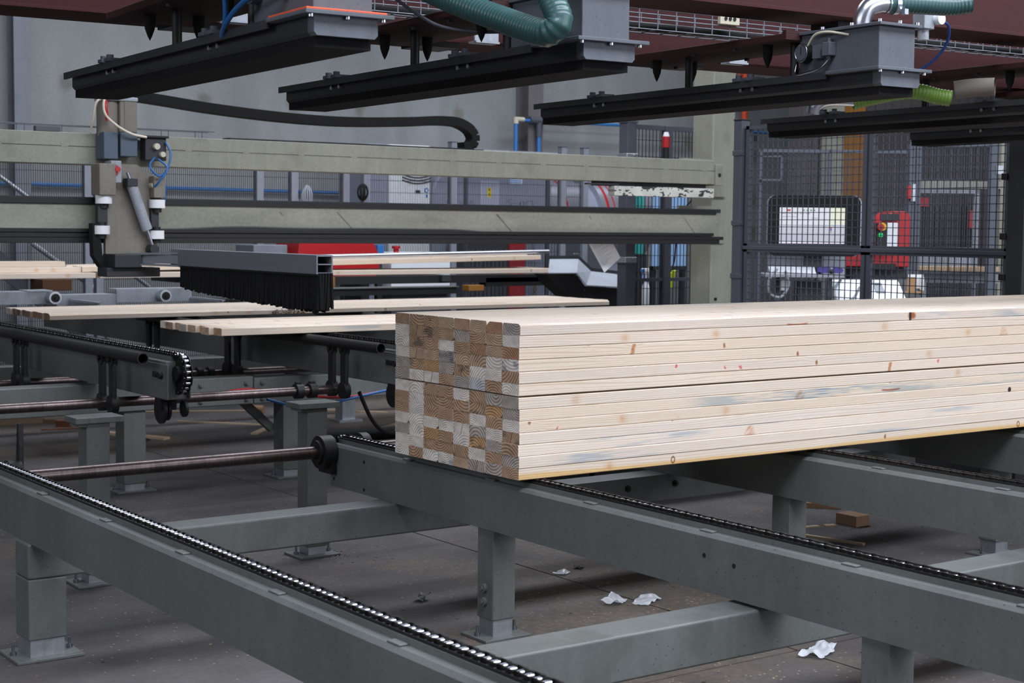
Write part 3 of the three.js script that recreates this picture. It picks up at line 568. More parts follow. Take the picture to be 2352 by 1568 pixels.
// crossed boards on the far deck and the bright pipe on top
{
  const L3 = -8.2;
  for (let k = 0; k < 5; k++) board(`reddish pine board in the lower crossed layer on the far deck, ${ORD[k]} from its front`, 'crossed boards on the far deck', 4.9, [15 + k, 16 + k, 25, 29], 100 + k * 4, [1.52, 1.154, L3 - k * BW], {});
  board('long pine board continuing the lower crossed layer beyond the sweep carriage', 'crossed boards on the far deck', 4.9, [19, 20, 25, 29], 111, [-3.42, 1.154, L3], {});
  board('second long pine board continuing the lower crossed layer beyond the sweep carriage', 'crossed boards on the far deck', 4.9, [17, 22, 25, 29], 113, [-3.4, 1.154, L3 - BW], {});
  const up = [[0.018, 1.203, -8.3, 1.4, 4.9], [0.016, 1.205, -8.42, 1.4, 4.9], [0.02, 1.207, -8.54, 1.35, 4.95], [0.017, 1.21, -8.66, 1.4, 4.9]];
  up.forEach(([rz, y, z, x, L], k) => board(`loose pine board lifting towards the metal chute, ${ORD[k]} from the front of its layer`, 'crossed boards on the far deck', L, [14 + k * 3, 21 + k, 26, 30], 101 + k * 3, [x, y, z], { rz }));
  for (let k = 0; k < 3; k++) board(`pine board stacked two high behind the sweep carriage, ${ORD[k]} from its front`, 'crossed boards on the far deck', 4.8, [23 + k, 19 + k, 26, 31], 119 + k, [-3.4, 1.2, -8.32 - k * BW], {});
  for (let k = 0; k < 2; k++) board(`pine board lying topmost behind the sweep carriage, ${ORD[k]} from its front`, 'crossed boards on the far deck', 4.7, [26 + k, 23 + k, 26, 31], 123 + k, [-3.4, 1.246, -8.44 - k * BW], {});
  one('steel_pipe', cyl([2.2, 1.30, -8.36], [6.44, 1.372, -8.36], 0.021, 20), M.zinc, 'shiny straight steel pipe lying on top of the crossed boards', 'pipe');
}

// ================================================================ sweep gantry: two long rails, post, carriage with brush
{
  const g = thing('gantry', 'long beige gantry with two horizontal rails and an end post', 'gantry', [2, 0, -5.1]);
  const up = part('upper_rail', [bx(-3.2, 5.7, 1.997, 2.104, -5.2, -5.0, 0.004), bx(-3.2, 5.64, 2.109, 2.195, -5.2, -4.999, 0.004), bx(-3.2, 5.64, 2.1, 2.112, -5.19, -5.006)], M.beige, g);
  for (let x = -2.9; x < 5.5; x += 0.42) part('weld_seam', bx(x, x + 0.05, 2.102, 2.111, -5.004, -4.9985, 0.002), M.beige, up);
  part('end_plate', [bx(5.64, 5.72, 1.99, 2.165, -5.2, -4.985, 0.004)], M.beige, up);
  part('end_hole', cyl([5.685, 2.075, -4.9845], [5.685, 2.075, -4.99], 0.018, 16), M.black, up);
  part('top_strip', bx(1.22, 3.3, 2.195, 2.203, -5.19, -5.02), M.black, up);
  const lg = bx(-3.2, 5.72, 1.53, 1.79, -5.22, -5.0);
  { const p = lg.attributes.position, uv = lg.attributes.uv; for (let i = 0; i < p.count; i++) uv.setXY(i, (p.getX(i) + 3.2) / 9, clamp((p.getY(i) - 1.53) / 0.26, 0.01, 0.99)); }
  const low = part('lower_rail', lg, M.grease, g, { rawuv: true });
  part('guide_strip', bx(-3.2, 5.66, 1.745, 1.785, -5.0, -4.985, 0.003), M.black, low);
  part('guide_strip', bx(-3.2, 5.62, 1.565, 1.59, -5.0, -4.97, 0.003), M.black, low);
  part('rack', [bx(-3.2, 5.7, 1.497, 1.535, -5.16, -4.985, 0.003), bx(-3.2, 5.74, 1.533, 1.56, -5.2, -4.98, 0.003)], M.black, low);
  part('mounting_plate', [bx(5.45, 5.98, 1.9, 2.22, -5.24, -5.2), bx(5.45, 5.98, 1.5, 1.82, -5.24, -5.22)], M.beige, g);
  const post = part('post', bx(5.84, 6.1, 0.02, 3.6, -5.5, -5.24, 0.012), M.beige, g);
  part('base_plate', bx(5.72, 6.22, 0, 0.02, -5.62, -5.12), M.beige, post);
  const post2 = part('post', bx(-3.1, -2.84, 0.02, 3.6, -5.5, -5.24, 0.012), M.beige, g);
  part('base_plate', bx(-3.22, -2.72, 0, 0.02, -5.62, -5.12), M.beige, post2);
  for (const [y, z] of [[0.95, -5.24], [1.02, -5.24]]) part('bolt', hexBolt([5.9, y, z], 2, 0.014, 0.012), M.black, post);
  // scuffed white cover plate hung below the upper rail
  const cv = bx(4.56, 5.64, 1.884, 1.962, -5.08, -5.0, 0.004); { const p = cv.attributes.position, uv = cv.attributes.uv; for (let i = 0; i < p.count; i++) uv.setXY(i, (p.getX(i) - 4.56) / 1.08, (p.getY(i) - 1.884) / 0.08); }
  const cover = thing('cover_plate', 'scuffed white metal cover hanging under the upper gantry rail', 'cover', [5.1, 1.88, -5.04]);
  part('cover_box', cv, M.cover, cover, { rawuv: true }); part('hanger', [bx(4.4, 5.6, 1.962, 1.998, -5.1, -5.06), bx(4.3, 4.62, 1.968, 1.98, -5.06, -5.02)], M.charDark, cover);
  // cable tray and clip box on the rail
  const tr = thing('wire_tray', 'thin wire cable tray standing on top of the upper gantry rail', 'cable tray', [-1, 2.195, -5.1]);
  part('wire', [cyl([-3.2, 2.243, -5.06], [1.12, 2.243, -5.06], 0.003, 6), cyl([-3.2, 2.243, -5.16], [1.12, 2.243, -5.16], 0.003, 6), ...Array.from({ length: 36 }, (_, i) => { const x = -3.1 + (i >> 1) * 0.24 + (i & 1) * 0.05; return cyl([x, 2.195, -5.06], [x, 2.246, -5.06], 0.0025, 5); })], M.char, tr, { kind: 'stuff' });
  part('clip_box', [bx(-0.1, 0.06, 2.2, 2.232, -5.1, -5.05, 0.003)], M.char, tr);
  // energy chain: links along a bent path
  const ec = thing('energy_chain', 'black energy chain curving over the upper gantry rail', 'cable chain', [2, 2.2, -5.12]);
  const path = new THREE.CatmullRomCurve3([[0.45, 2.468], [0.75, 2.44], [1.12, 2.403], [1.65, 2.37], [2.13, 2.362], [2.65, 2.385], [2.98, 2.408], [3.13, 2.398], [3.235, 2.345], [3.265, 2.285], [3.235, 2.235], [3.16, 2.222]].map(([x, y]) => new THREE.Vector3(x, y, -5.12)), false, 'centripetal');
  const n = 74, linkG = join([bx(-0.0225, 0.0225, -0.034, 0.034, -0.05, 0.05, 0.004)]); tri(linkG);
  for (let i = 0; i < n; i++) { const p = path.getPointAt((i + 0.5) / n), d = path.getTangentAt((i + 0.5) / n); const o = new THREE.Mesh(linkG, M.rubber); o.name = 'chain_segment'; o.position.set(p.x - 2, p.y - 2.2, p.z + 5.12); o.rotation.z = Math.atan2(d.y, d.x); o.castShadow = o.receiveShadow = true; ec.add(o); }
  part('lower_run', bx(1.23, 3.18, 2.203, 2.21, -5.17, -5.07), M.black, ec);

  // sweep carriage
  const c = thing('sweep_carriage', 'worn sweep carriage with white wheels and hoses on the gantry rails', 'carriage', [0.44, 1.27, -4.85]);
  part('back_plate', [ext([[0.29, 1.36], [0.62, 1.36], [0.64, 1.62], [0.63, 1.92], [0.5, 2.0], [0.33, 2.0], [0.29, 1.86]], 0.03, 0.003).translate(0, 0, -4.93)], M.worn, c);
  part('wheel_bracket', bx(0.215, 0.325, 1.80, 2.0, -4.95, -4.8, 0.006), M.worn, c); part('wheel_bracket', bx(0.585, 0.665, 1.79, 1.93, -4.95, -4.82, 0.006), M.worn, c);
  for (const [x, y] of [[0.268, 1.775], [0.625, 1.752], [0.252, 1.582], [0.618, 1.553]]) {
    const w = part('wheel', [cyl([x, y - 0.027, -4.87], [x, y + 0.027, -4.87], 0.052, 26)], M.white, c);
    part('axle', [cyl([x, y - 0.055, -4.87], [x, y + 0.05, -4.87], 0.03, 18)], M.black, w);
  }
  part('wheel_arm', [bx(0.225, 0.29, 1.6, 1.76, -4.91, -4.86, 0.005), bx(0.585, 0.64, 1.58, 1.74, -4.91, -4.87, 0.005)], M.charDark, c);
  const mot = part('motor', [cyl([0.33, 2.18, -4.95], [0.33, 2.4, -4.95], 0.07, 20), bx(0.38, 0.5, 2.2, 2.41, -5.03, -4.87, 0.012), bx(0.41, 0.425, 2.2, 2.41, -5.03, -4.866)], M.worn, c);
  part('motor_cap', [bx(0.27, 0.5, 2.4, 2.425, -5.03, -4.86, 0.006), cyl([0.46, 2.41, -4.93], [0.46, 2.44, -4.93], 0.035, 16)], M.grey, mot);
  part('gear_block', [bx(0.265, 0.36, 2.03, 2.2, -4.99, -4.85, 0.006), bx(0.375, 0.49, 2.05, 2.2, -4.99, -4.85, 0.006)], std({ color: 0x4d5a68, roughness: 0.6 }), c);
  part('valve_unit', [bx(0.545, 0.69, 2.03, 2.175, -4.95, -4.86, 0.006)], M.charDark, c);
  part('valve_cover', [bx(0.51, 0.70, 2.175, 2.19, -4.96, -4.84, 0.003)], M.black, c);
  part('valve_fitting', [cyl([0.615, 2.12, -4.86], [0.615, 2.12, -4.83], 0.02, 12), cyl([0.655, 2.07, -4.86], [0.655, 2.07, -4.83], 0.018, 12), cyl([0.6, 1.87, -4.9], [0.6, 1.87, -4.84], 0.022, 12)], M.cream, c);
  part('control_box', bx(0.3, 0.37, 1.88, 2.02, -4.93, -4.82, 0.006), M.grey, c);
  part('emergency_button', [cyl([0.335, 1.965, -4.82], [0.335, 1.965, -4.795], 0.018, 14), bx(0.315, 0.34, 1.93, 1.99, -4.822, -4.81)], M.redBright, c);
  const pc = part('air_cylinder', [cyl([0.44, 1.88, -4.84], [0.545, 1.585, -4.84], 0.034, 20)], M.grey, c);
  part('piston_rod', [cyl([0.545, 1.585, -4.84], [0.59, 1.46, -4.84], 0.011, 12), cyl([0.44, 1.88, -4.84], [0.415, 1.95, -4.84], 0.012, 10)], M.zinc, pc);
  part('clevis', [bx(0.40, 0.47, 1.86, 1.91, -4.88, -4.8, 0.004), cyl([0.58, 1.46, -4.88], [0.58, 1.46, -4.8], 0.03, 14)], M.charDark, pc);
  part('lower_head', [bx(0.28, 0.46, 1.345, 1.43, -4.93, -4.72, 0.006), bx(0.24, 0.6, 1.285, 1.345, -4.92, -4.76, 0.006)], M.charDark, c);
  part('scraper', [ext([[0.19, 1.62], [0.235, 1.62], [0.25, 1.42], [0.32, 1.33], [0.3, 1.31], [0.24, 1.35], [0.195, 1.42]], 0.06, 0.003).translate(0, 0, -4.92)], M.rubber, c);
  // swing arm holding the brush
  part('swing_arm', [bar([0.42, 1.43, -4.82], [0.66, 1.44, -4.5], 0.075, 0.012), bar([0.42, 1.365, -4.82], [0.66, 1.36, -4.5], 0.075, 0.012), bar([0.45, 1.4, -4.8], [0.63, 1.4, -4.52], 0.05, 0.055)], M.barGrey, c);
  const barG = ringProfile([0.1, 0.102], [0.084, 0.086], 1.92); barG.translate(0.66, 1.414, -4.62);
  part('brush_bar', barG, M.barGrey, c);
  part('bar_end_web', bx(0.622, 0.708, 1.412, 1.418, -2.78, -2.702), M.barGrey, c);
  const tufts = [];
  for (let i = 0; i < 150; i++) for (let j = 0; j < 5; j++) {
    const z = -4.5 + i * 0.0121, t = i / 149, L = (0.14 + 0.075 * Math.pow(t, 0.6)) * rr(0.93, 1.03) * (t > 0.96 ? 0.93 : 1), x = 0.63 + j * 0.0175;
    tufts.push(bar([x, 1.368, z], [x + rr(-0.012, 0.012), 1.368 - L, z + rr(-0.012, 0.01)], 0.014, 0.011));
  }
  tufts.push(ext([[-4.5, 1.368], [-2.7, 1.368], [-2.7, 1.19], [-3.2, 1.2], [-4.0, 1.235], [-4.5, 1.265]].reverse(), 0.07).rotateY(-PI / 2).translate(0.7, 0, 0));
  part('bristles', tufts, M.foam, c, { kind: 'stuff' });
  part('bristle_holder', bx(0.62, 0.71, 1.352, 1.368, -4.52, -2.7), M.black, c);
  part('supply_hose', [tube([[0.33, 2.42, -4.86], [0.26, 2.4, -4.82], [0.255, 2.31, -4.8], [0.33, 2.24, -4.8], [0.43, 2.19, -4.8], [0.54, 2.175, -4.83]], 0.008, 50, 8), tube([[0.3, 2.42, -4.9], [0.235, 2.39, -4.88], [0.215, 2.28, -4.9], [0.215, 2.2, -4.95]], 0.008, 40, 8)], M.cream, c);
  part('air_hose', [tube([[0.6, 2.05, -4.84], [0.55, 1.99, -4.8], [0.6, 1.93, -4.78], [0.66, 1.96, -4.8], [0.7, 2.08, -4.82], [0.68, 2.15, -4.85]], 0.007, 50, 6), tube([[0.62, 2.04, -4.83], [0.66, 1.98, -4.78], [0.61, 1.9, -4.78], [0.59, 1.86, -4.82]], 0.007, 40, 6), tube([[0.69, 1.9, -4.9], [0.7, 1.84, -4.9], [0.7, 1.76, -4.92]], 0.006, 20, 6)], M.blueHose, c);
  part('red_hose', tube([[0.29, 2.42, -4.87], [0.275, 2.36, -4.84], [0.29, 2.27, -4.85]], 0.012, 20, 8), M.redBright, c);
}

// ================================================================ vacuum lifter above the stack
const YAW = -0.06;
function suctionBeam(label, xn, detail) {
  const t = thing('suction_beam', label, 'suction beam', [xn, 2.112, 0.95], 'suction beams of the vacuum lifter'); t.rotation.y = YAW;
  const P = (name, geos, m, parent = t, o = {}) => { const r = part(name, geos, m, parent, { local: true, ...o }); return r; };
  P('foam_pad', [bx(-0.085, 0.085, 0, 0.03, -2.2, -0.02)], M.foam);
  P('channel', [ext([[-0.088, 0.03], [0.088, 0.03], [0.097, 0.04], [0.097, 0.085], [-0.097, 0.085], [-0.097, 0.04]], 2.16).translate(0, 0, -2.2)], M.charDark);
  P('lit_end_cap', [ext([[-0.088, 0.03], [0.088, 0.03], [0.097, 0.04], [0.097, 0.085], [-0.097, 0.085], [-0.097, 0.04]], 0.04).translate(0, 0, -0.04)], M.box);  // pale end piece kept thin; its shaded sides take the dark channel colour
  const fl = P('flange', [bx(-0.125, 0.125, 0.085, 0.095, -2.22, -0.25), bx(-0.125, -0.118, 0.07, 0.085, -2.22, -0.25), bx(0.118, 0.125, 0.07, 0.085, -2.22, -0.25)], M.charDark);
  P('flange_plate', [bx(-0.13, 0.14, 0.085, 0.097, -0.25, 0.02, 0.002)], M.box);
  for (const z of [-1.75, -0.75]) for (const dz of [0, 0.07]) {
    P('clamp', [bx(-0.132, -0.06, 0.095, 0.108, z + dz - 0.022, z + dz + 0.022, 0.002), cyl([-0.115, 0.108, z + dz], [-0.115, 0.12, z + dz], 0.013, 6)], M.char, fl);
    P('bolt', [cyl([-0.097, 0.062, z + dz], [-0.107, 0.062, z + dz], 0.009, 6)], M.zinc, fl);
  }
  for (const z of [-1.12, -0.48]) P('hanger_rod', [cyl([-0.07, 0.09, z], [-0.07, 0.225, z], 0.0165, 18)], M.black);
  // valve box
  const b = P('valve_box', [bx(-0.09, 0.09, 0.097, 0.245, -0.43, -0.02, 0.003)], M.box);
  P('box_lid', [bx(-0.105, 0.105, 0.245, 0.256, -0.44, 0.0, 0.002)], M.box, b);
  for (const [x, z] of [[-0.095, -0.01], [0, -0.005], [0.095, -0.01], [-0.095, -0.15], [-0.095, -0.3]]) P('bolt', [cyl([x, 0.256, z - 0.005], [x, 0.266, z - 0.005], 0.009, 6)], M.zinc, b);
  for (const x of [-0.11, 0, 0.11]) P('bolt', [cyl([x, 0.085, 0.008], [x, 0.077, 0.008], 0.008, 6)], M.zinc, b);
  if (detail.gasket) P('gasket', [bx(-0.126, 0.12, 0.097, 0.103, -0.245, 0.014, 0.002)], M.orange, b);
  if (detail.gauge) {
    const gz = -0.385;
    const ga = P('pressure_gauge', [cyl([-0.09, 0.175, gz], [-0.125, 0.175, gz], 0.036, 28)], M.black);
    P('dial', [cyl([-0.1245, 0.175, gz], [-0.1262, 0.175, gz], 0.028, 24)], M.char, ga); P('rim', [new THREE.TorusGeometry(0.032, 0.003, 8, 28).rotateY(PI / 2).translate(-0.125, 0.175, gz).toNonIndexed()], M.steel, ga);
    P('needle', [bx(-0.1275, -0.126, 0.168, 0.196, gz - 0.0015, gz + 0.0015)], M.black, ga);
    P('valve', [bx(-0.125, -0.09, 0.155, 0.205, -0.275, -0.235, 0.003), cyl([-0.107, 0.205, -0.255], [-0.107, 0.22, -0.255], 0.008, 8), cyl([-0.107, 0.14, -0.255], [-0.107, 0.155, -0.255], 0.007, 8), bx(-0.12, -0.09, 0.15, 0.2, -0.33, -0.29)], M.box);
    P('cream_hose', [tube([[-0.115, 0.2, -0.36], [-0.12, 0.235, -0.32], [-0.12, 0.242, -0.26], [-0.1, 0.232, -0.2], [-0.09, 0.225, -0.17]], 0.005, 30, 6)], M.cream);
    P('dark_hose', [tube([[-0.105, 0.145, -0.255], [-0.12, 0.115, -0.28], [-0.125, 0.1, -0.35], [-0.12, 0.1, -0.42], [-0.105, 0.14, -0.43]], 0.004, 30, 6)], M.steel);
  }
  if (detail.blue) {
    P('blue_hose', [tube([[-0.1, 0.16, -0.2], [-0.14, 0.165, -0.3], [-0.14, 0.14, -0.45], [-0.135, 0.1, -0.55], [-0.12, 0.08, -0.6]], 0.008, 30, 8), tube([[-0.12, 0.08, -0.6], [-0.13, 0.13, -0.55], [-0.14, 0.2, -0.53], [-0.15, 0.34, -0.52]], 0.008, 30, 8)], M.blueHose);
    P('hose_fitting', [cyl([-0.09, 0.16, -0.18], [-0.12, 0.16, -0.2], 0.012, 10)], M.zinc);
    const ga = P('pressure_gauge', [cyl([-0.09, 0.19, -0.39], [-0.12, 0.19, -0.39], 0.036, 24)], M.char); P('dial', [cyl([-0.12, 0.19, -0.39], [-0.1215, 0.19, -0.39], 0.03, 24)], M.box, ga);
  }
  // carrier plate above with rubber cones
  const pl = P('carrier_plate', [bx(-0.17, 0.17, 0.225, 0.25, -1.56, -0.42, 0.003), bx(-0.17, 0.17, 0.25, 0.262, -0.44, -0.42)], M.redBrown);
  for (const [x, z] of [[-0.1, -1.3], [0.06, -1.26], [-0.1, -0.6], [0.07, -0.55]]) P('rubber_cone', [new THREE.LatheGeometry([[0.0005, 0.135], [0.008, 0.15], [0.017, 0.175], [0.02, 0.2], [0.021, 0.225]].map((q) => new THREE.Vector2(...q)), 18).translate(x, 0, z).toNonIndexed()], M.rubber, pl);
  for (const [x, z] of [[-0.14, -1.0], [0.12, -1.45], [-0.14, -0.75], [0.14, -1.0]]) P('bolt', [cyl([x, 0.225, z], [x, 0.214, z], 0.011, 6)], M.charDark, pl);
  P('rod_flange', [cyl([-0.07, 0.25, -0.48], [-0.07, 0.262, -0.48], 0.05, 20)], M.cream, pl);
  return t;
}
{
  suctionBeam('suction beam with blue hoses, over the near chain rail', -1.29, { blue: true, gasket: true });
  suctionBeam('suction beam below the ribbed teal hose', -0.36, {});
  suctionBeam('suction beam with a round gauge and a silver elbow pipe', 0.985, { gauge: true });
  suctionBeam('suction beam above the fenced operator station', 2.48, {});
  suctionBeam('suction beam farthest along the red lifter frame, cut off by the frame edge', 3.62, {});
  // red lifter frame, all parts yawed alike
  const f = thing('lifter_frame', 'red steel lifter frame with long beams above the suction beams', 'frame', [1.0, 2.36, -0.1]); f.rotation.y = YAW;
  const P = (name, geos, m, parent = f, o = {}) => part(name, geos, m, parent, { local: true, ...o });
  P('long_beam', [bx(-4.5, 5.5, 0.03, 0.27, -0.75, -0.6, 0.004), bx(-4.5, 5.5, 0.02, 0.032, -0.8, -0.52, 0.002)], M.red);
  P('long_beam', [bx(-4.5, 5.5, 0.13, 0.42, 0.22, 0.4, 0.004), bx(-4.5, 5.5, 0.115, 0.13, 0.18, 0.46, 0.002)], M.red);
  for (const x of [-2.0, -0.95, 0.35, 1.85, 3.0]) {
    P('spacer_block', [bx(x - 0.08, x + 0.1, 0, 0.03, -0.72, -0.55), bx(x + 0.05, x + 0.16, 0.0, 0.13, 0.2, 0.36)], M.charDark);
    P('mount_bracket', [bx(x + 0.02, x + 0.13, -0.005, 0.045, -0.3, -0.29), bx(x + 0.02, x + 0.13, -0.005, 0.003, -0.34, -0.28)], M.grey);
  }
  // wire trays hung on the frame
  const tray = (label, x0, x1, y, z) => {
    const t = thing('wire_tray', label, 'cable tray', [(x0 + x1) / 2, y, z]); t.rotation.y = YAW; const o = []; const hw = (x1 - x0) / 2;
    for (const [dy, dz] of [[0, 0], [0.045, 0], [0.085, 0], [0, -0.06], [0, -0.12], [0.045, -0.12], [0.085, -0.12]]) o.push(cyl([-hw, dy, dz], [hw, dy, dz], 0.003, 6));
    for (let x = -hw + 0.03; x < hw; x += 0.1) { o.push(cyl([x, 0, 0], [x, 0.088, 0], 0.0028, 6), cyl([x, 0, 0], [x, 0, -0.12], 0.0028, 6), cyl([x, 0, -0.12], [x, 0.088, -0.12], 0.0028, 6)); }
    part('wire', o, M.trayWire, t, { local: true, kind: 'stuff' });
    part('cable', [tube([[-hw, 0.02, -0.05], [-hw * 0.4, 0.018, -0.06], [0, 0.02, -0.04], [hw * 0.5, 0.018, -0.07], [hw, 0.02, -0.05]], 0.014, 40, 8), tube([[-hw, 0.015, -0.09], [0, 0.017, -0.085], [hw, 0.02, -0.09]], 0.01, 30, 8)], M.rubber, t, { local: true });
    return t;
  };
  tray('wire cable tray with black cables between the two nearer suction beams', -1.2, 0.1, 2.44, -0.46);
  const t2 = tray('wire cable tray with a small terminal box behind the gauge beam', 0.2, 2.2, 2.478, -0.42);
  part('terminal_box', [bx(0.16, 0.27, 0.05, 0.1, 0.0, 0.02, 0.002)], M.cream, t2, { local: true });
  for (const x of [0.19, 0.215, 0.24]) part('socket', [cyl([x, 0.075, 0.02], [x, 0.075, 0.024], 0.008, 10)], M.black, t2, { local: true });
  tray('wire cable tray with tangled cables above the operator station', 2.25, 4.6, 2.53, -0.3);
  // teal suction hose with ribs, bent round in front of the second valve box
  const rib = (pts, r, n) => { const c = new THREE.CatmullRomCurve3(pts.map((p) => new THREE.Vector3(...p)), false, 'centripetal'); const seg = n * 4, gg = new THREE.TubeGeometry(c, seg, r, 18, false), p = gg.attributes.position, nn = gg.attributes.normal; for (let i = 0; i <= seg; i++) { const k = i % 4 < 2 ? 0 : -0.035 * r * 2; for (let j = 0; j <= 18; j++) { const q = i * 19 + j; p.setXYZ(q, p.getX(q) + nn.getX(q) * k, p.getY(q) + nn.getY(q) * k, p.getZ(q) + nn.getZ(q) * k); } } gg.computeVertexNormals(); return gg.toNonIndexed(); };
  one('suction_hose', rib([[-0.6, 2.442, 0.2], [-0.59, 2.355, 0.44], [-0.575, 2.28, 0.67], [-0.58, 2.222, 0.87], [-0.584, 2.212, 0.94], [-0.57, 2.24, 0.967], [-0.561, 2.31, 0.92], [-0.557, 2.4, 0.86]], 0.042, 60), M.hose, 'ribbed teal suction hose bent in a loop at the second beam', 'hose');
  const ep = thing('elbow_pipe', 'silver elbow pipe with a clamp and a teal hose above the gauge beam', 'pipe', [1.0, 2.36, 0.75]);
  part('elbow', tube([[0.985, 2.36, 0.76], [0.985, 2.4, 0.765], [1.0, 2.44, 0.775], [1.045, 2.46, 0.79], [1.09, 2.462, 0.8]], 0.034, 30, 20), M.zinc, ep);
  part('teal_hose', rib([[1.07, 2.462, 0.795], [1.2, 2.466, 0.83], [1.36, 2.47, 0.87], [1.42, 2.48, 0.9]], 0.036, 24), M.hose, ep);
  part('hose_clamp', [cyl([1.1, 2.462, 0.803], [1.118, 2.463, 0.808], 0.04, 20), bx(1.105, 1.125, 2.42, 2.44, 0.84, 0.86)], M.zinc, ep);
  const rg = thing('air_regulator', 'small air regulator with a round gauge under the top red beam', 'regulator', [1.4, 2.38, 0.72]);
  part('body', [bx(1.36, 1.42, 2.4, 2.47, 0.68, 0.74, 0.004), cyl([1.39, 2.36, 0.71], [1.39, 2.4, 0.71], 0.022, 14)], M.grey, rg);
  part('gauge', [cyl([1.43, 2.44, 0.74], [1.43, 2.44, 0.765], 0.022, 18)], M.machineWhite, rg);
  part('blue_hose', tube([[1.45, 2.44, 0.74], [1.5, 2.42, 0.74], [1.52, 2.36, 0.72], [1.49, 2.28, 0.66], [1.4, 2.23, 0.6], [1.28, 2.225, 0.58], [1.2, 2.24, 0.56]], 0.006, 50, 8), std({ color: 0x16346e, roughness: 0.35 }), rg);
  part('grey_hose', tube([[1.36, 2.42, 0.7], [1.33, 2.36, 0.68], [1.35, 2.3, 0.66], [1.39, 2.28, 0.64], [1.36, 2.27, 0.6], [1.25, 2.27, 0.58], [1.19, 2.3, 0.58], [1.24, 2.34, 0.6]], 0.004, 50, 6), M.grey, rg);
  // green hose and elbow above the fourth beam
  one('suction_hose', rib([[1.82, 2.19, -0.03], [1.9, 2.215, 0.03], [2.02, 2.24, 0.11], [2.07, 2.235, 0.15], [2.12, 2.22, 0.18], [2.17, 2.21, 0.22]], 0.036, 30), M.hoseGreen, 'green ribbed suction hose behind the gauge beam', 'hose');
  one('insulation_sleeve', tube([[2.22, 2.25, 0.2], [2.27, 2.26, 0.26], [2.32, 2.262, 0.34]], 0.04, 20, 14), std({ color: 0x6d675f, roughness: 0.95 }), 'grey fabric sleeve at the upper end of the green hose', 'sleeve');
  one('elbow_pipe', tube([[1.68, 2.14, -0.13], [1.68, 2.17, -0.12], [1.71, 2.195, -0.1], [1.85, 2.2, -0.01]], 0.03, 20, 16), M.zinc, 'silver elbow pipe at the end of the green hose', 'pipe');
  one('cable', tube([[-0.6, 2.42, 0.05], [-0.55, 2.36, 0.12], [-0.5, 2.31, 0.2], [-0.42, 2.285, 0.32], [-0.35, 2.28, 0.45]], 0.006, 30, 6), M.char, 'thin grey cable sagging under the red frame by the teal hose', 'cable');
}

// ================================================================ guard fence beside the stack and the operator station behind it
function wireMesh(axis, a0, a1, y0, y1, fixed, sa, sy, r) {   // welded mesh as thin square wires
  const o = []; const B = (p0, p1, q0, q1) => (axis === 'x' ? bx(p0, p1, q0, q1, fixed - r, fixed + r) : bx(fixed - r, fixed + r, q0, q1, p0, p1));
  for (let a = a0 + sa / 2; a < a1; a += sa) o.push(B(a - r, a + r, y0, y1));
  for (let y = y0 + sy / 2; y < y1; y += sy) o.push(B(a0, a1, y - r, y + r));
  return o;
}
{
  const X = 4.5;
  const f = thing('guard_fence', 'dark square-mesh guard fence in front of the operator station', 'fence', [X, 0, -2.3]);
  for (const z of [-3.5, -1.12]) { const p = part('post', bx(X - 0.04, X + 0.04, 0, 2.4, z - 0.04, z + 0.04, 0.004), M.char, f); part('post_cap', bx(X - 0.043, X + 0.043, 2.4, 2.412, z - 0.043, z + 0.043, 0.003), M.black, p); for (const y of [2.17, 1.67, 1.29, 0.7]) part('clamp', [bx(X - 0.046, X + 0.046, y - 0.018, y + 0.018, z - 0.046, z + 0.046, 0.003), cyl([X - 0.046, y, z + 0.06], [X - 0.052, y, z + 0.06], 0.008, 8)], M.char, p); }
  const panel = (z0, z1, y0, y1) => {
    const fr = part('panel_frame', [bx(X - 0.015, X + 0.015, y0, y1, z0, z0 + 0.03), bx(X - 0.015, X + 0.015, y0, y1, z1 - 0.03, z1), bx(X - 0.015, X + 0.015, y0, y0 + 0.025, z0, z1), bx(X - 0.015, X + 0.015, y1 - 0.025, y1, z0, z1)], M.char, f);
    part('wire_mesh', wireMesh('z', z0 + 0.03, z1 - 0.03, y0 + 0.02, y1 - 0.02, X, 0.05, 0.05, 0.0026), M.char, fr, { kind: 'stuff' });
  };
  panel(-3.44, -2.31, 1.5, 2.36); panel(-2.29, -1.18, 1.5, 2.36); panel(-3.44, -2.31, 0.08, 1.49); panel(-2.29, -1.18, 0.08, 1.49);
  part('middle_rail', bx(X - 0.02, X + 0.02, 1.482, 1.508, -3.46, -1.16, 0.003), M.char, f);
  part('added_dark_sheet', bx(X - 0.005, X + 0.005, 0.03, 0.52, -3.44, -1.18), M.charDark, f);  // added dark sheet that darkens the view through the lower mesh
  const bp = thing('fence_post', 'broad dark fence post at the frame edge beside the guard fence', 'post', [4.36, 0, -1.0]);
  part('post_tube', bx(4.3, 4.42, 0.01, 2.24, -1.06, -0.94, 0.006), M.charDark, bp);
  part('base_plate', bx(4.25, 4.44, 0, 0.012, -1.07, -0.9), M.charDark, bp);
  for (const y of [1.95, 1.6, 1.36]) part('hinge', [bx(4.29, 4.43, y - 0.02, y + 0.02, -1.1, -1.06, 0.004)], M.black, bp);
}
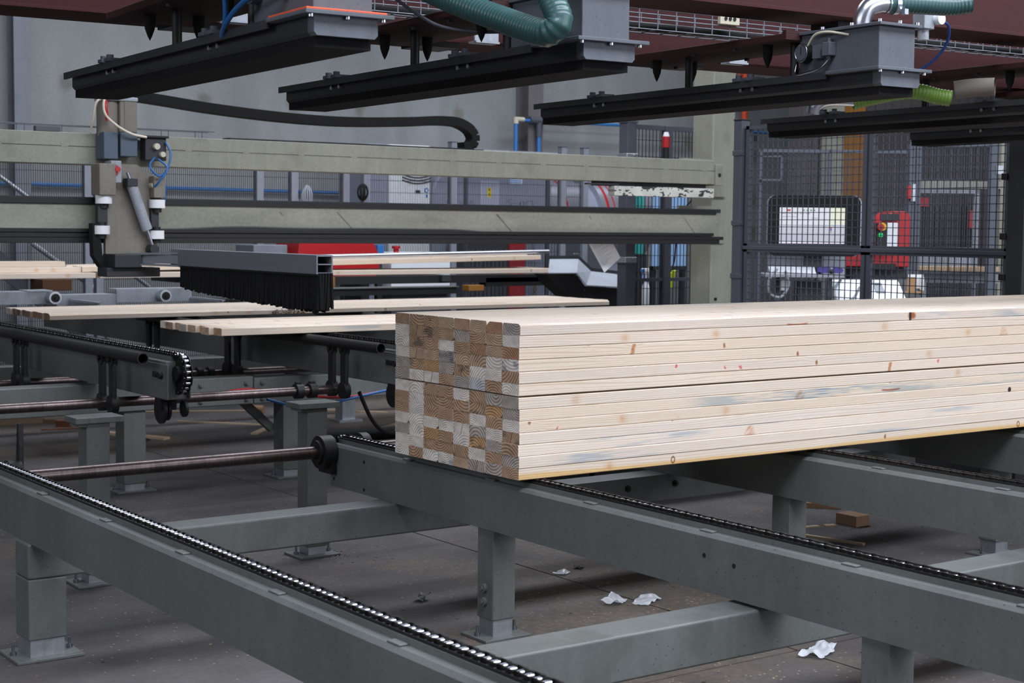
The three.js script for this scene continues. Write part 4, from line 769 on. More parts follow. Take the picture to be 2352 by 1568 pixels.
{
  // station pieces share one frame that faces the walkway: local x sideways, z towards the fence; S metres per unit below
  const O = [6.558, 1.662, -4.723], TH = -0.624, S = 0.00375;
  const T = (name, label, cat, group) => { const t = thing(name, label, cat, O, group); t.rotation.y = TH; return t; };
  const X = (u, z) => (u - 1870) * S * (1 - z / 13.5) - z * 0.1927, Y = (v, z) => (v >= 961 ? -1.661 : (518 - v) * S * (1 - z / 13.5) - z * 0.0185);   // deeper pieces are larger and stand farther out
  const B = (x0, x1, y0, y1, z0, z1, r = 0) => { const z = z1; return bx(X(x0, z), X(x1, z), Y(y1, z), Y(y0, z), z0, z1, r); };
  const P = (t, name, geos, m, o = {}) => part(name, geos, m, t, { local: true, ...o });
  const rrect = (x0, x1, y0, y1, rad, d) => { const s = new THREE.Shape(); const a = (x0 - 1870) * S, b = (x1 - 1870) * S, c = (518 - y1) * S, e = (518 - y0) * S; s.moveTo(a + rad, c); s.lineTo(b - rad, c); s.absarc(b - rad, c + rad, rad, -PI / 2, 0); s.lineTo(b, e - rad); s.absarc(b - rad, e - rad, rad, 0, PI / 2); s.lineTo(a + rad, e); s.absarc(a + rad, e - rad, rad, PI / 2, PI); s.lineTo(a, c + rad); s.absarc(a + rad, c + rad, rad, PI, PI * 1.5); const g = new THREE.ExtrudeGeometry(s, { depth: d, bevelEnabled: false, curveSegments: 6 }); return g.index ? g.toNonIndexed() : g; };
  const mon = T('monitor', 'large black monitor with rounded corners and a lit white screen', 'monitor');
  P(mon, 'housing', rrect(1764, 1979, 449, 588, 0.07, 0.07).translate(0, 0, -0.08), M.silver);
  P(mon, 'bezel', rrect(1764, 1976, 449, 588, 0.07, 0.012).translate(0, 0, -0.01), M.rubber);
  const cv = document.createElement('canvas'); cv.width = 512; cv.height = 288; const k = cv.getContext('2d');
  k.fillStyle = '#e8e9f6'; k.fillRect(0, 0, 512, 288); k.fillStyle = '#f0f3e0'; k.fillRect(400, 0, 112, 130);
  k.fillStyle = '#d7d8ea'; k.fillRect(0, 140, 512, 60); k.fillStyle = '#c9c9da'; k.fillRect(0, 200, 512, 70); k.fillStyle = '#f3eefb'; k.fillRect(0, 268, 512, 14); k.fillStyle = '#1c2b57'; k.fillRect(0, 282, 512, 6);
  k.fillStyle = '#5b7f86'; k.fillRect(0, 136, 512, 4); k.fillStyle = '#9a9aac'; for (let i = 0; i < 4; i++) k.fillRect(0, 154 + i * 14, 512, 2);
  k.fillStyle = '#cf4757'; k.fillRect(60, 14, 26, 14); k.fillStyle = '#4d8f5f'; for (const x of [180, 210, 238, 262]) k.fillRect(x, 16, 16, 10); k.fillStyle = '#8d8fa6'; for (let i = 0; i < 5; i++) k.fillRect(20 + i * 46, 44, 34, 5); k.fillRect(20, 70, 120, 4); k.fillRect(250, 80, 60, 4);
  k.fillStyle = '#c02a3a'; k.fillRect(400, 150, 10, 14); k.fillStyle = '#3a3fb0'; k.fillRect(400, 164, 10, 16); k.fillStyle = '#d7a51e'; k.fillRect(400, 186, 10, 10);
  const st = new THREE.CanvasTexture(cv); st.colorSpace = THREE.SRGBColorSpace;
  const sg = new THREE.PlaneGeometry(150 * S, 84 * S).translate((1865 - 1870) * S, (518 - 519) * S, 0.004);
  P(mon, 'screen', sg.toNonIndexed(), std({ color: 0x111111, emissive: 0xffffff, emissiveMap: st, emissiveIntensity: 0.95, roughness: 0.3 }), { rawuv: true });
  P(mon, 'stand', [B(1850, 1890, 560, 628, -0.14, -0.08)], M.charDark);
  const desk = T('console_desk', 'grey console shelf holding the keyboard and mouse pad', 'desk');
  P(desk, 'shelf', [B(1760, 1945, 629, 637, -0.28, 0.1, 0.004)], M.grey);
  P(desk, 'leg', [B(1785, 1795, 637, 961, -0.2, -0.16)], M.char); P(desk, 'leg', [B(1905, 1915, 637, 961, -0.2, -0.16)], M.char);
  P(desk, 'cabinet', [B(1835, 1890, 645, 961, -0.26, -0.1, 0.004)], M.charDark);
  P(desk, 'socket_box', [B(1797, 1812, 640, 668, -0.1, -0.06, 0.004)], M.white);
  P(desk, 'back_board', [B(1765, 1944, 588, 630, -0.32, -0.29)], M.grey);
  const kb = T('keyboard', 'white keyboard on the grey console shelf', 'keyboard');
  const kbG = B(1770, 1876, 608, 622, -0.02, 0.0); const tilt = (g) => { g.translate(0, -(518 - 629) * S, 0); g.rotateX(-1.02); g.translate(0, (518 - 629) * S + 0.004, 0.03); return g; };
  P(kb, 'case', [tilt(B(1770, 1876, 600, 628, -0.012, 0.0, 0.004))], M.white);
  for (let r = 0; r < 4; r++) for (let q = 0; q < 12; q++) P(kb, 'key', [tilt(B(1774 + q * 8.3, 1781 + q * 8.3, 603 + r * 6, 608 + r * 6, 0, 0.005))], M.machineWhite);
  const pad = T('mouse_pad', 'purple oval mouse pad beside the white keyboard', 'mouse pad');
  P(pad, 'mat', [tilt(rrect(1880, 1940, 600, 626, 0.045, 0.004))], std({ color: 0x443c86, roughness: 0.8 }));
  const ms = T('mouse', 'round dark mouse lying on the purple pad', 'mouse');
  P(ms, 'shell', [new THREE.SphereGeometry(0.03, 18, 12).scale(1, 0.75, 1.2).translate((1911 - 1870) * S, (518 - 623) * S + 0.004, 0.02).toNonIndexed()], M.charDark); P(ms, 'scroll_ball', [new THREE.SphereGeometry(0.012, 12, 8).translate((1911 - 1870) * S, (518 - 623) * S + 0.024, 0.03).toNonIndexed()], M.grey);
  const eb = T('emergency_button', 'red mushroom button between monitor and keyboard', 'button');
  P(eb, 'knob', [new THREE.SphereGeometry(0.02, 14, 10).translate(X(1860, -0.2), Y(597, -0.2), -0.2).toNonIndexed()], M.orange); P(eb, 'stem', [B(1858, 1862, 600, 630, -0.21, -0.19)], M.grey);
  one('cable_bundle', tube([[6.2, 1.29, -4.8], [6.13, 1.2, -4.82], [6.16, 1.08, -4.84], [6.25, 1.05, -4.8], [6.3, 1.15, -4.76], [6.24, 1.27, -4.74]], 0.012, 60, 8), M.grey, 'looped grey cables hanging at the end of the console shelf', 'cable');
  one('cable_bundle', tube([[6.72, 1.2, -4.55], [6.66, 1.1, -4.57], [6.7, 1.0, -4.54], [6.8, 1.04, -4.48], [6.86, 1.14, -4.46]], 0.012, 40, 8), M.grey, 'looped grey cables hanging below the mouse pad', 'cable');
  const ctl = T('control_pendant', 'black control box with a red-yellow stop button and a green lamp', 'control box');
  P(ctl, 'box', [B(2014, 2036, 512, 568, -0.62, -0.5, 0.004)], M.black); P(ctl, 'side_cover', [B(2037, 2062, 512, 570, -0.62, -0.5, 0.004)], M.machineWhite);
  P(ctl, 'stop_button', [cyl([X(2022, -0.5), Y(522, -0.5), -0.5], [X(2022, -0.5), Y(522, -0.5), -0.47], 0.03, 18)], M.redBright); P(ctl, 'stop_ring', [cyl([X(2026, -0.5), Y(521, -0.5), -0.5], [X(2026, -0.5), Y(521, -0.5), -0.485], 0.036, 18)], std({ color: 0xd9b21c, roughness: 0.4 }));
  P(ctl, 'green_lamp', [cyl([X(2023, -0.5), Y(540, -0.5), -0.5], [X(2023, -0.5), Y(540, -0.5), -0.485], 0.019, 16)], std({ color: 0x0a3a1e, emissive: 0x18e878, emissiveIntensity: 1.0 }));
  const redm = T('red_machine', 'red machine housing behind the control box', 'machine');
  P(redm, 'housing', [ext([[2000, 612], [2088, 612], [2088, 500], [2080, 488], [2050, 488], [2036, 500], [2000, 540]].map(([a, b]) => [X(a, -0.8), Y(b, -0.8)]), 0.5, 0.006).translate(0, 0, -1.3)], M.redBright);
  P(redm, 'base_cover', [B(1930, 2090, 576, 614, -1.3, -0.7, 0.01)], M.redBright); P(redm, 'vent_grille', [B(1995, 2060, 606, 618, -0.72, -0.69)], M.black); P(redm, 'top_box', [B(2025, 2065, 492, 506, -0.8, -0.72)], M.charDark); P(redm, 'stand', [B(1960, 2080, 614, 961, -1.25, -0.8)], M.charDark);
  const nb = T('notebook', 'open white notebook on a slanted board below the red machine', 'notebook');
  const slant = (g) => { g.translate(-(2010 - 1870) * S, -(518 - 690) * S, 0); g.rotateX(-1.12); g.translate((2010 - 1870) * S, (518 - 690) * S, 0); return g; };
  P(nb, 'page', [slant(B(1928, 2008, 588, 690, 0.0, 0.006))], M.paper); P(nb, 'page', [slant(B(2010, 2088, 588, 690, 0.0, 0.006))], M.paper);
  const ca = T('calculator', 'grey calculator lying on the open notebook', 'calculator'); P(ca, 'body', [slant(B(2025, 2046, 606, 655, 0.006, 0.018, 0.003))], M.grey); P(ca, 'display', [slant(B(2028, 2043, 612, 620, 0.018, 0.02))], M.charDark);
  const sb = T('slanted_board', 'dark slanted writing board under the notebook', 'board'); P(sb, 'top', [slant(B(1948, 2125, 580, 700, -0.02, -0.001))], M.charDark); P(sb, 'stand', [B(1990, 2030, 690, 961, -0.2, -0.1)], M.charDark);
  const cb = T('cardboard_tray', 'white and brown cardboard tray at the end of the writing board', 'tray');
  P(cb, 'side', [B(2088, 2108, 634, 668, 0.02, 0.03)], std({ color: 0xa9855f, roughness: 0.9 })); P(cb, 'back_flap', [B(2090, 2124, 628, 660, -0.08, -0.07)], M.white); P(cb, 'end_flap', [bx((2122 - 1870) * S, (2124 - 1870) * S, (518 - 664) * S, (518 - 634) * S, -0.08, 0.03)], M.white); P(cb, 'floor', [bx((2088 - 1870) * S, (2124 - 1870) * S, (518 - 670) * S, (518 - 667) * S, -0.08, 0.03)], std({ color: 0xa9855f, roughness: 0.9 }));
  // far gate with its mesh, handle and frame window
  const gt = T('safety_gate', 'grey safety gate with a red latch behind the operator station', 'gate');
  P(gt, 'post', [B(2085, 2098, 338, 961, -2.05, -1.98, 0.004)], M.gate); P(gt, 'post', [B(2268, 2290, 322, 961, -2.05, -1.98, 0.004)], M.gate); P(gt, 'stile', [B(2100, 2112, 340, 961, -2.04, -2.0)], M.gate);
  P(gt, 'top_rail', [B(2098, 2270, 332, 342, -2.04, -2.0)], M.gate);
  { const m = []; for (let x = 2114; x < 2268; x += 5.6) m.push(B(x, x + 0.9, 342, 700, -2.02, -2.016)); for (let y = 360; y < 700; y += 28) m.push(B(2112, 2268, y, y + 0.9, -2.02, -2.016)); P(gt, 'wire_mesh', m, M.char, { kind: 'stuff' }); }
  P(gt, 'latch', [B(2083, 2090, 432, 462, -1.98, -1.94, 0.004)], M.redBright); P(gt, 'lock_plate', [B(2090, 2100, 428, 468, -1.98, -1.95, 0.003)], M.galv); P(gt, 'hinge', [B(2284, 2300, 384, 404, -1.99, -1.96, 0.003)], M.galv);
  const gl = T('safety_fence', 'grey mesh fence behind the monitor with a small framed hatch', 'fence');
  P(gl, 'top_rail', [B(1740, 2080, 352, 359, -2.04, -2.0)], M.gate); P(gl, 'hatch_frame', [B(1742, 1747, 366, 424, -2.0, -1.97), B(1790, 1796, 366, 424, -2.0, -1.97), B(1742, 1796, 366, 370, -2.0, -1.97), B(1742, 1796, 420, 424, -2.0, -1.97)], M.gate);
  { const m = []; for (let x = 1800; x < 2084; x += 5.6) m.push(B(x, x + 0.9, 359, 700, -2.02, -2.016)); for (let y = 372; y < 700; y += 28) m.push(B(1742, 2084, y, y + 0.9, -2.02, -2.016)); P(gl, 'wire_mesh', m, M.char, { kind: 'stuff' }); }
  for (const x of [1742, 1900]) P(gl, 'post', [B(x, x + 7, 352, 961, -2.05, -2.0)], M.gate);
  const wf = T('viewing_frame', 'pale grey framed mesh window behind the safety gate', 'frame');
  P(wf, 'frame_bar', [B(2098, 2245, 443, 451, -2.9, -2.85)], M.grey); P(wf, 'frame_bar', [B(2236, 2246, 443, 620, -2.9, -2.85)], M.grey); P(wf, 'frame_bar', [B(2098, 2106, 443, 620, -2.9, -2.85)], M.grey); P(wf, 'lower_panel', [B(2106, 2236, 575, 625, -2.9, -2.87)], M.grey); P(wf, 'leg', [B(2100, 2106, 620, 961, -2.9, -2.85)], M.grey); P(wf, 'leg', [B(2238, 2244, 620, 961, -2.9, -2.85)], M.grey);
  const dk = T('dark_grille', 'dark ventilation grille with red corners inside the framed window', 'grille');
  P(dk, 'backing', [B(2108, 2236, 480, 575, -3.1, -3.05)], M.black); for (let x = 2112; x < 2234; x += 12) P(dk, 'slat', [B(x, x + 4, 482, 574, -3.05, -3.03)], M.charDark); P(dk, 'red_corner', [B(2105, 2130, 462, 482, -3.06, -3.02), B(2222, 2236, 490, 530, -3.05, -3.02)], M.redBright); P(dk, 'stand', [B(2120, 2220, 575, 961, -3.15, -3.05)], M.charDark);
  const hb = T('pale_beam', 'pale horizontal beam above the framed window', 'beam'); P(hb, 'beam_body', [B(2098, 2296, 424, 441, -3.3, -3.2)], M.beige); P(hb, 'post', [B(2294, 2304, 300, 961, -3.3, -3.2)], M.beige); P(hb, 'post', [B(2090, 2098, 300, 961, -3.3, -3.2)], M.beige);
  const tl = T('timber_line', 'far roller line carrying timber below the framed window', 'conveyor'); P(tl, 'side_rail', [B(1930, 2300, 628, 634, -2.5, -2.3)], M.char); P(tl, 'under_frame', [B(1930, 2300, 634, 655, -2.5, -2.45)], M.grey); for (const x of [1950, 2120, 2280]) P(tl, 'leg', [B(x, x + 10, 655, 961, -2.5, -2.45)], M.grey);
  for (const [a, b, l] of [[1936, 2070, 'timber length on the far roller line under the red machine'], [2075, 2180, 'timber length on the far roller line under the framed window'], [2185, 2296, 'timber length on the far roller line beside the frame edge post']]) { const tb = T('timber_length', l, 'timber', 'timber on the far roller line'); P(tb, 'timber_body', [B(a, b, 617, 628, -2.46, -2.3, 0.004)], std({ color: 0xc9ab84, roughness: 0.8 })); }
}

// ================================================================ fences, machine and services along the back wall
{
  const Zf = -10;
  const f = thing('mesh_fence', 'long grey mesh fence in front of the concrete wall', 'fence', [5, 0, Zf]);
  for (const x of [0.55, 2.05, 2.16, 3.88, 4.28, 4.9, 5.15, 6.28, 7.83, 8.16]) { const p = part('post', bx(x, x + 0.075, 0, x > 6 ? 2.56 : 2.4, Zf - 0.04, Zf + 0.04, 0.003), M.column, f); part('post_cap', bx(x - 0.003, x + 0.078, x > 6 ? 2.56 : 2.4, x > 6 ? 2.57 : 2.41, Zf - 0.043, Zf + 0.043), M.char, p); }
  part('top_rail', [bx(0.55, 8.2, 2.36, 2.39, Zf - 0.015, Zf + 0.015)], M.column, f);
  for (const [a, b] of [[0.63, 2.05], [2.24, 3.88], [3.96, 4.28], [4.36, 4.9], [5.23, 6.28], [6.36, 7.83], [7.91, 8.16]]) part('wire_mesh', wireMesh('x', a, b, 0.1, 2.36, Zf, 0.022, 0.13, 0.0026), M.charDark, f, { kind: 'stuff' });
  const Zc = -6.2;
  const g = thing('mesh_fence', 'grey mesh fence with a clamped gate post behind the gantry end', 'fence', [6.2, 0, Zc]);
  const gp = part('gate_post', bx(5.64, 5.75, 0, 2.57, Zc - 0.06, Zc + 0.06, 0.005), M.char, g);
  part('post_cap', bx(5.63, 5.76, 2.57, 2.585, Zc - 0.065, Zc + 0.065), M.char, gp);
  for (const y of [2.27, 2.13, 1.34]) part('clamp', [bx(5.625, 5.765, y - 0.03, y + 0.025, Zc - 0.07, Zc + 0.07, 0.006), cyl([5.72, y + 0.01, Zc + 0.07], [5.72, y + 0.01, Zc + 0.085], 0.012, 8)], M.galv, gp);
  part('post', bx(6.12, 6.2, 0, 2.56, Zc - 0.04, Zc + 0.04, 0.003), M.char, g); part('post', bx(6.85, 6.93, 0, 2.56, Zc - 0.04, Zc + 0.04, 0.003), M.char, g);
  part('rail', [bx(5.75, 6.85, 2.52, 2.56, Zc - 0.02, Zc + 0.02)], M.char, g); part('rail', [bx(5.75, 6.85, 1.14, 1.17, Zc - 0.02, Zc + 0.02)], M.char, g);
  for (const [a, b] of [[5.76, 6.12], [6.2, 6.85]]) part('wire_mesh', wireMesh('x', a, b, 0.1, 2.52, Zc, 0.042, 0.15, 0.0028), M.charDark, g, { kind: 'stuff' });
  const lamp = thing('fence_lamp', 'small red and white beacon hanging on the mesh fence post', 'beacon', [6.06, 2.2, -6.16]);
  part('lens', cyl([6.08, 2.36, -6.12], [6.08, 2.46, -6.12], 0.035, 16), M.redBright, lamp); part('cap', cyl([6.08, 2.46, -6.12], [6.08, 2.5, -6.12], 0.03, 16, 0.02), M.white, lamp); part('holder', [cyl([6.08, 2.26, -6.12], [6.08, 2.36, -6.12], 0.028, 12), bx(6.07, 6.09, 2.14, 2.26, -6.13, -6.11)], M.black, lamp);
  // chute
  const NP = [[5.34, 1.195], [5.68, 1.193], [5.795, 1.075], [6.2, 1.053], [6.29, 1.0]], FP = [[5.58, 1.315], [5.93, 1.315], [6.09, 1.195], [6.4, 1.165], [6.53, 1.14]];
  const ct = thing('metal_chute', 'bent sheet-metal chute beside the fence post', 'chute', [5.85, 0, -7.1]);
  const ch = ext([[5.345, 1.19], [5.68, 1.188], [5.795, 1.07], [6.2, 1.048], [6.3, 0.99], [6.3, 0.6], [5.95, 0.6], [5.72, 0.88], [5.4, 1.12]].reverse(), 0.2, 0).translate(0, 0, -7.12);
  part('chute_body', ch, M.black, ct);
  for (let i = 0; i < 4; i++) {                // sloping sheets between the lower front edge and the raised back edge
    const a = [...NP[i], -6.9], b = [...NP[i + 1], -6.9], c = [...FP[i + 1], -7.2], d = [...FP[i], -7.2], g = new THREE.BufferGeometry(), up = (p) => [p[0], p[1] + 0.008, p[2]], P = [];
    const quad = (p, q, r, t) => P.push(...p, ...q, ...r, ...p, ...r, ...t);
    quad(up(a), up(b), up(c), up(d)); quad(d, c, b, a); quad(a, b, up(b), up(a)); quad(b, c, up(c), up(b)); quad(c, d, up(d), up(c)); quad(d, a, up(a), up(d));
    g.setAttribute('position', new THREE.Float32BufferAttribute(P, 3)); g.setAttribute('uv', new THREE.Float32BufferAttribute(new Float32Array(P.length / 3 * 2), 2)); g.computeVertexNormals();
    part('cover_sheet', g, M.grey, ct);
    part('edge_lip', bar([FP[i][0], FP[i][1] + 0.02, -7.205], [FP[i + 1][0], FP[i + 1][1] + 0.02, -7.205], 0.012, 0.04), M.charDark, ct);
  }
  part('leg', [bx(5.98, 6.04, 0, 0.62, -7.2, -7.1), bx(6.26, 6.32, 0, 0.62, -7.2, -7.1)], M.charDark, ct);
  for (const [x, y] of [[5.66, 1.17], [5.78, 1.03], [6.2, 1.03]]) part('bolt', hexBolt([x, y, -6.916], 2, 0.008, 0.008), M.steel, ct);
  // paper sheet, spray bottle, blue sheet, teal box, vest
  const pv = document.createElement('canvas'); pv.width = 256; pv.height = 256; const k = pv.getContext('2d'); k.fillStyle = '#f1f4fa'; k.fillRect(0, 0, 256, 256); k.fillStyle = '#9aa4b4'; for (let i = 0; i < 16; i++) k.fillRect(24, 30 + i * 12, 60 + ((i * 53) % 130), 2.4);
  const pt = new THREE.CanvasTexture(pv); pt.colorSpace = THREE.SRGBColorSpace;
  const sheet = new THREE.BoxGeometry(0.21, 0.297, 0.0016).toNonIndexed(); sheet.rotateZ(0.62); sheet.translate(4.71, 1.44, -5.3);
  one('paper_sheet', sheet, std({ map: pt, roughness: 0.9 }), 'tilted printed paper sheet hanging below the gantry rail', 'paper', undefined, { rawuv: true });
  one('sheet_holder', bx(4.6, 4.9, 1.5, 1.54, -5.33, -5.26), M.charDark, 'dark clip bar holding the printed paper under the rail', 'clip');
  const sp = thing('spray_bottle', 'white spray bottle with a blue trigger behind the mesh fence', 'bottle', [6.67, 0.72, -7.06]);
  part('bottle_body', new THREE.LatheGeometry([[0.0, 0.72], [0.037, 0.72], [0.038, 1.02], [0.034, 1.06], [0.016, 1.1], [0.014, 1.12]].map((q) => new THREE.Vector2(...q)), 20).translate(6.67, 0, -7.06).toNonIndexed(), M.machineWhite, sp);
  part('collar', cyl([6.67, 1.1, -7.06], [6.67, 1.13, -7.06], 0.02, 16), M.blue, sp); part('spray_head', [bx(6.62, 6.7, 1.18, 1.23, -7.075, -7.045, 0.006), cyl([6.67, 1.13, -7.06], [6.675, 1.19, -7.06], 0.013, 10)], M.white, sp); part('trigger', [bar([6.63, 1.18, -7.05], [6.6, 1.11, -7.03], 0.014, 0.01), bx(6.6, 6.64, 1.19, 1.225, -7.07, -7.04, 0.004)], M.blue, sp);
  one('bottle_table', [bx(6.5, 6.85, 0.7, 0.72, -7.4, -6.7), bx(6.52, 6.56, 0, 0.7, -6.78, -6.74), bx(6.79, 6.83, 0, 0.7, -6.78, -6.74), bx(6.52, 6.56, 0, 0.7, -7.36, -7.32), bx(6.79, 6.83, 0, 0.7, -7.36, -7.32)], M.charDark, 'dark bench carrying the spray bottle behind the fence', 'table');
  one('blue_sheet', bx(7.05, 7.5, 1.24, 1.95, -7.42, -7.4), std({ color: 0x8fb4dd, roughness: 0.6 }), 'light blue board standing behind the gantry post', 'board');
  one('sheet_stand', [bx(7.05, 7.1, 0, 1.24, -7.45, -7.4), bx(7.45, 7.5, 0, 1.24, -7.45, -7.4), bx(7.05, 7.5, 1.2, 1.24, -7.45, -7.38)], M.charDark, 'dark stand carrying the light blue board', 'stand');
  one('teal_box', bx(6.93, 6.99, 1.36, 1.95, -7.55, -7.48, 0.004), std({ color: 0x2f9c96, roughness: 0.5 }), 'tall teal box beside the light blue board', 'box');
  one('teal_box_stand', bx(6.9, 7.02, 0, 1.36, -7.58, -7.46), M.charDark, 'dark pedestal under the tall teal box', 'stand');
  one('warning_vest', [ext([[6.5, 1.05], [6.58, 1.06], [6.62, 1.22], [6.56, 1.2], [6.52, 1.1]], 0.03, 0.006).translate(0, 0, -6.6)], std({ color: 0xb7c21a, roughness: 0.8 }), 'crumpled yellow-green vest hanging behind the mesh fence', 'vest');
  one('vest_hook', [tube([[6.56, 1.2, -6.58], [6.6, 1.3, -6.57], [6.6, 1.45, -6.55], [6.57, 1.7, -6.5], [6.55, 1.9, -6.26], [6.55, 1.92, -6.2]], 0.008, 30, 6)], M.black, 'black cord from which the yellow-green vest hangs', 'cord');
}
{
  // grey scanner with white cabinet, silver drums and red rings
  const Zm = -11.5;
  const wc = thing('white_cabinet', 'white cabinet with curved louvres beside the grey scanner', 'cabinet', [6.7, 0, -11.7]);
  part('cabinet_body', bx(6.4, 6.995, 0.3, 2.6, -12.2, Zm, 0.02), M.machineWhite, wc); part('side_panel', bx(6.1, 6.395, 0.3, 2.6, -12.2, Zm - 0.03, 0.01), M.machine, wc); part('plinth', bx(6.1, 6.995, 0, 0.3, -12.2, Zm - 0.02), M.char, wc);
  for (let i = 0; i < 6; i++) { const pts = []; for (let q = 0; q <= 10; q++) { const t = q / 10 - 0.5; pts.push([6.79 + t * 0.42, 2.14 + i * 0.035 + t * t * 0.16, Zm + 0.004]); } part('louvre', tube(pts, 0.008, 20, 6), M.charDark, wc); }
  part('display', bx(6.77, 6.84, 2.02, 2.06, Zm, Zm + 0.006), M.charDark, wc); part('badge', [new THREE.TorusGeometry(0.025, 0.006, 8, 20).translate(6.93, 2.06, Zm + 0.004).toNonIndexed(), bx(6.92, 6.95, 1.97, 2.01, Zm, Zm + 0.003)], M.blue, wc);
  const sc = thing('scanner', 'grey rounded scanner cabinet with warning plate and lettering', 'scanner', [7.9, 0, -11.8]);
  const s = new THREE.Shape(); s.moveTo(7.03, 0.3); s.lineTo(8.82, 0.3); s.lineTo(8.82, 2.1); s.absarc(8.64, 2.12, 0.18, 0, PI / 2); s.lineTo(7.33, 2.3); s.absarc(7.33, 2.0, 0.3, PI / 2, PI); s.closePath();
  part('housing', new THREE.ExtrudeGeometry(s, { depth: 0.8, bevelEnabled: true, bevelSize: 0.02, bevelThickness: 0.02, bevelSegments: 1, curveSegments: 12 }).toNonIndexed().translate(0, 0, Zm - 0.8), M.machine, sc);
  part('plinth', bx(7.1, 8.7, 0, 0.3, -12.2, Zm - 0.1), M.char, sc);
  const card = (w, h, draw) => { const c = document.createElement('canvas'); c.width = w; c.height = h; draw(c.getContext('2d'), w, h); const t = new THREE.CanvasTexture(c); t.colorSpace = THREE.SRGBColorSpace; return std({ map: t, roughness: 0.5 }); };
  const plate = (name, x0, x1, y0, y1, m) => { const g = new THREE.BoxGeometry(x1 - x0, y1 - y0, 0.006).toNonIndexed(); g.translate((x0 + x1) / 2, (y0 + y1) / 2, Zm + 0.023); part(name, g, m, sc, { rawuv: true }); };
  plate('warning_plate', 7.71, 8.0, 1.89, 2.2, card(256, 274, (k, w, h) => { k.fillStyle = '#a9aec2'; k.fillRect(0, 0, w, h); k.fillStyle = '#6d7389'; k.fillRect(60, 30, 130, 4); k.fillRect(30, 52, 190, 4); k.fillStyle = '#d8c21e'; k.fillRect(98, 76, 56, 108); k.fillStyle = '#17170f'; for (const cy of [102, 156]) { for (let i = 0; i < 3; i++) { k.beginPath(); k.moveTo(126, cy); k.arc(126, cy, 20, i * 2.094 + 0.5, i * 2.094 + 1.55); k.closePath(); k.fill(); } k.beginPath(); k.arc(126, cy, 5, 0, 7); k.fill(); } }));
  plate('sticker', 8.17, 8.36, 2.17, 2.27, card(128, 64, (k, w, h) => { k.fillStyle = '#e9edf4'; k.fillRect(0, 0, w, h); k.fillStyle = '#3f8fd6'; for (let i = 0; i < 4; i++) k.fillRect(6, 6 + i * 15, 116, 8); }));
  const bgc = '#8b90a0';
  plate('lettering', 7.2, 7.63, 1.885, 1.965, card(512, 112, (k, w, h) => { k.fillStyle = bgc; k.fillRect(0, 0, w, h); k.fillStyle = '#53586a'; k.font = '78px sans-serif'; k.textBaseline = 'middle'; k.fillText('Goldeneye 300', 6, h / 2, w - 12); }));
  plate('symbol_strip', 8.12, 8.55, 1.84, 2.0, card(512, 190, (k, w, h) => { k.fillStyle = bgc; k.fillRect(0, 0, w, h); k.strokeStyle = '#454a5a'; k.lineWidth = 7; k.beginPath(); k.arc(70, 60, 28, 0, 7); k.moveTo(70, 100); k.arc(70, 140, 24, 0, 7); k.moveTo(40, 60); k.lineTo(10, 60); k.moveTo(115, 95); k.lineTo(210, 95); k.moveTo(235, 70); k.lineTo(275, 120); k.moveTo(275, 70); k.lineTo(235, 120); k.moveTo(255, 62); k.lineTo(255, 128); k.moveTo(305, 60); k.lineTo(350, 95); k.lineTo(305, 130); k.closePath(); k.rect(375, 55, 110, 78); k.stroke(); }));
  const dr = thing('scanner_drum', 'silver drum section with red rings beside the grey scanner', 'machine', [9.4, 0, -11.8]);
  const hc = (x0, x1, r, m, name) => part(name, cyl([x0, 1.72, -12.05], [x1, 1.72, -12.05], r, 40), m, dr);
  hc(8.85, 9.42, 0.58, M.silver, 'drum'); hc(9.1, 9.13, 0.585, M.redBright, 'red_ring'); hc(9.42, 9.7, 0.5, M.machine, 'drum'); hc(9.7, 10.6, 0.58, M.silver, 'drum'); hc(9.78, 9.82, 0.585, M.redBright, 'red_ring'); hc(9.9, 9.92, 0.585, M.redBright, 'red_ring');
  part('foot', [bx(8.95, 9.35, 0, 1.2, -12.3, -11.8), bx(9.9, 10.4, 0, 1.2, -12.3, -11.8)], M.machine, dr);
  for (const x of [10.1, 10.38]) part('vent', bx(x, x + 0.17, 1.78, 1.9, -11.5, -11.46), M.charDark, dr);
  // lower cabinets
  const lc = (label, x0, x1, y0, y1, z, m) => { const t = thing('switch_cabinet', label, 'cabinet', [(x0 + x1) / 2, 0, z]); part('cabinet_body', bx(x0, x1, y0, y1, z - 0.4, z, 0.008), m, t); part('plinth', bx(x0 + 0.02, x1 - 0.02, 0, y0, z - 0.38, z - 0.03), M.char, t); return t; };
  const c1 = lc('grey ribbed switch cabinet with a red sticker below the scanner', 8.1, 8.56, 0.1, 1.5, -11.0, M.machine);
  for (let x = 8.12; x < 8.55; x += 0.045) part('rib', bx(x, x + 0.02, 0.15, 1.45, -11.0, -10.985), M.machine, c1);
  part('red_sticker', [new THREE.BoxGeometry(0.1, 0.12, 0.004).rotateZ(-0.25).translate(8.42, 0.9, -10.98).toNonIndexed()], M.redBright, c1);
  lc('red narrow cabinet beside the grey ribbed cabinet', 7.86, 8.09, 0.1, 1.45, -11.02, M.redBright);
  const c2 = lc('dark louvred cabinet under the scanner', 7.2, 7.84, 0.1, 1.42, -11.05, M.charDark); for (let x = 7.24; x < 7.8; x += 0.06) part('louvre', bx(x, x + 0.025, 0.3, 1.35, -11.05, -11.035), M.char, c2);
  const c3 = lc('dark grey cabinet with rows of small marks near the chute', 8.6, 9.3, 0.1, 1.5, -10.9, M.char); for (let r = 0; r < 4; r++) for (let q = 0; q < 6; q++) part('mark', bx(8.75 + q * 0.04, 8.77 + q * 0.04, 1.02 + r * 0.09, 1.03 + r * 0.09, -10.9, -10.897), M.machineWhite, c3);
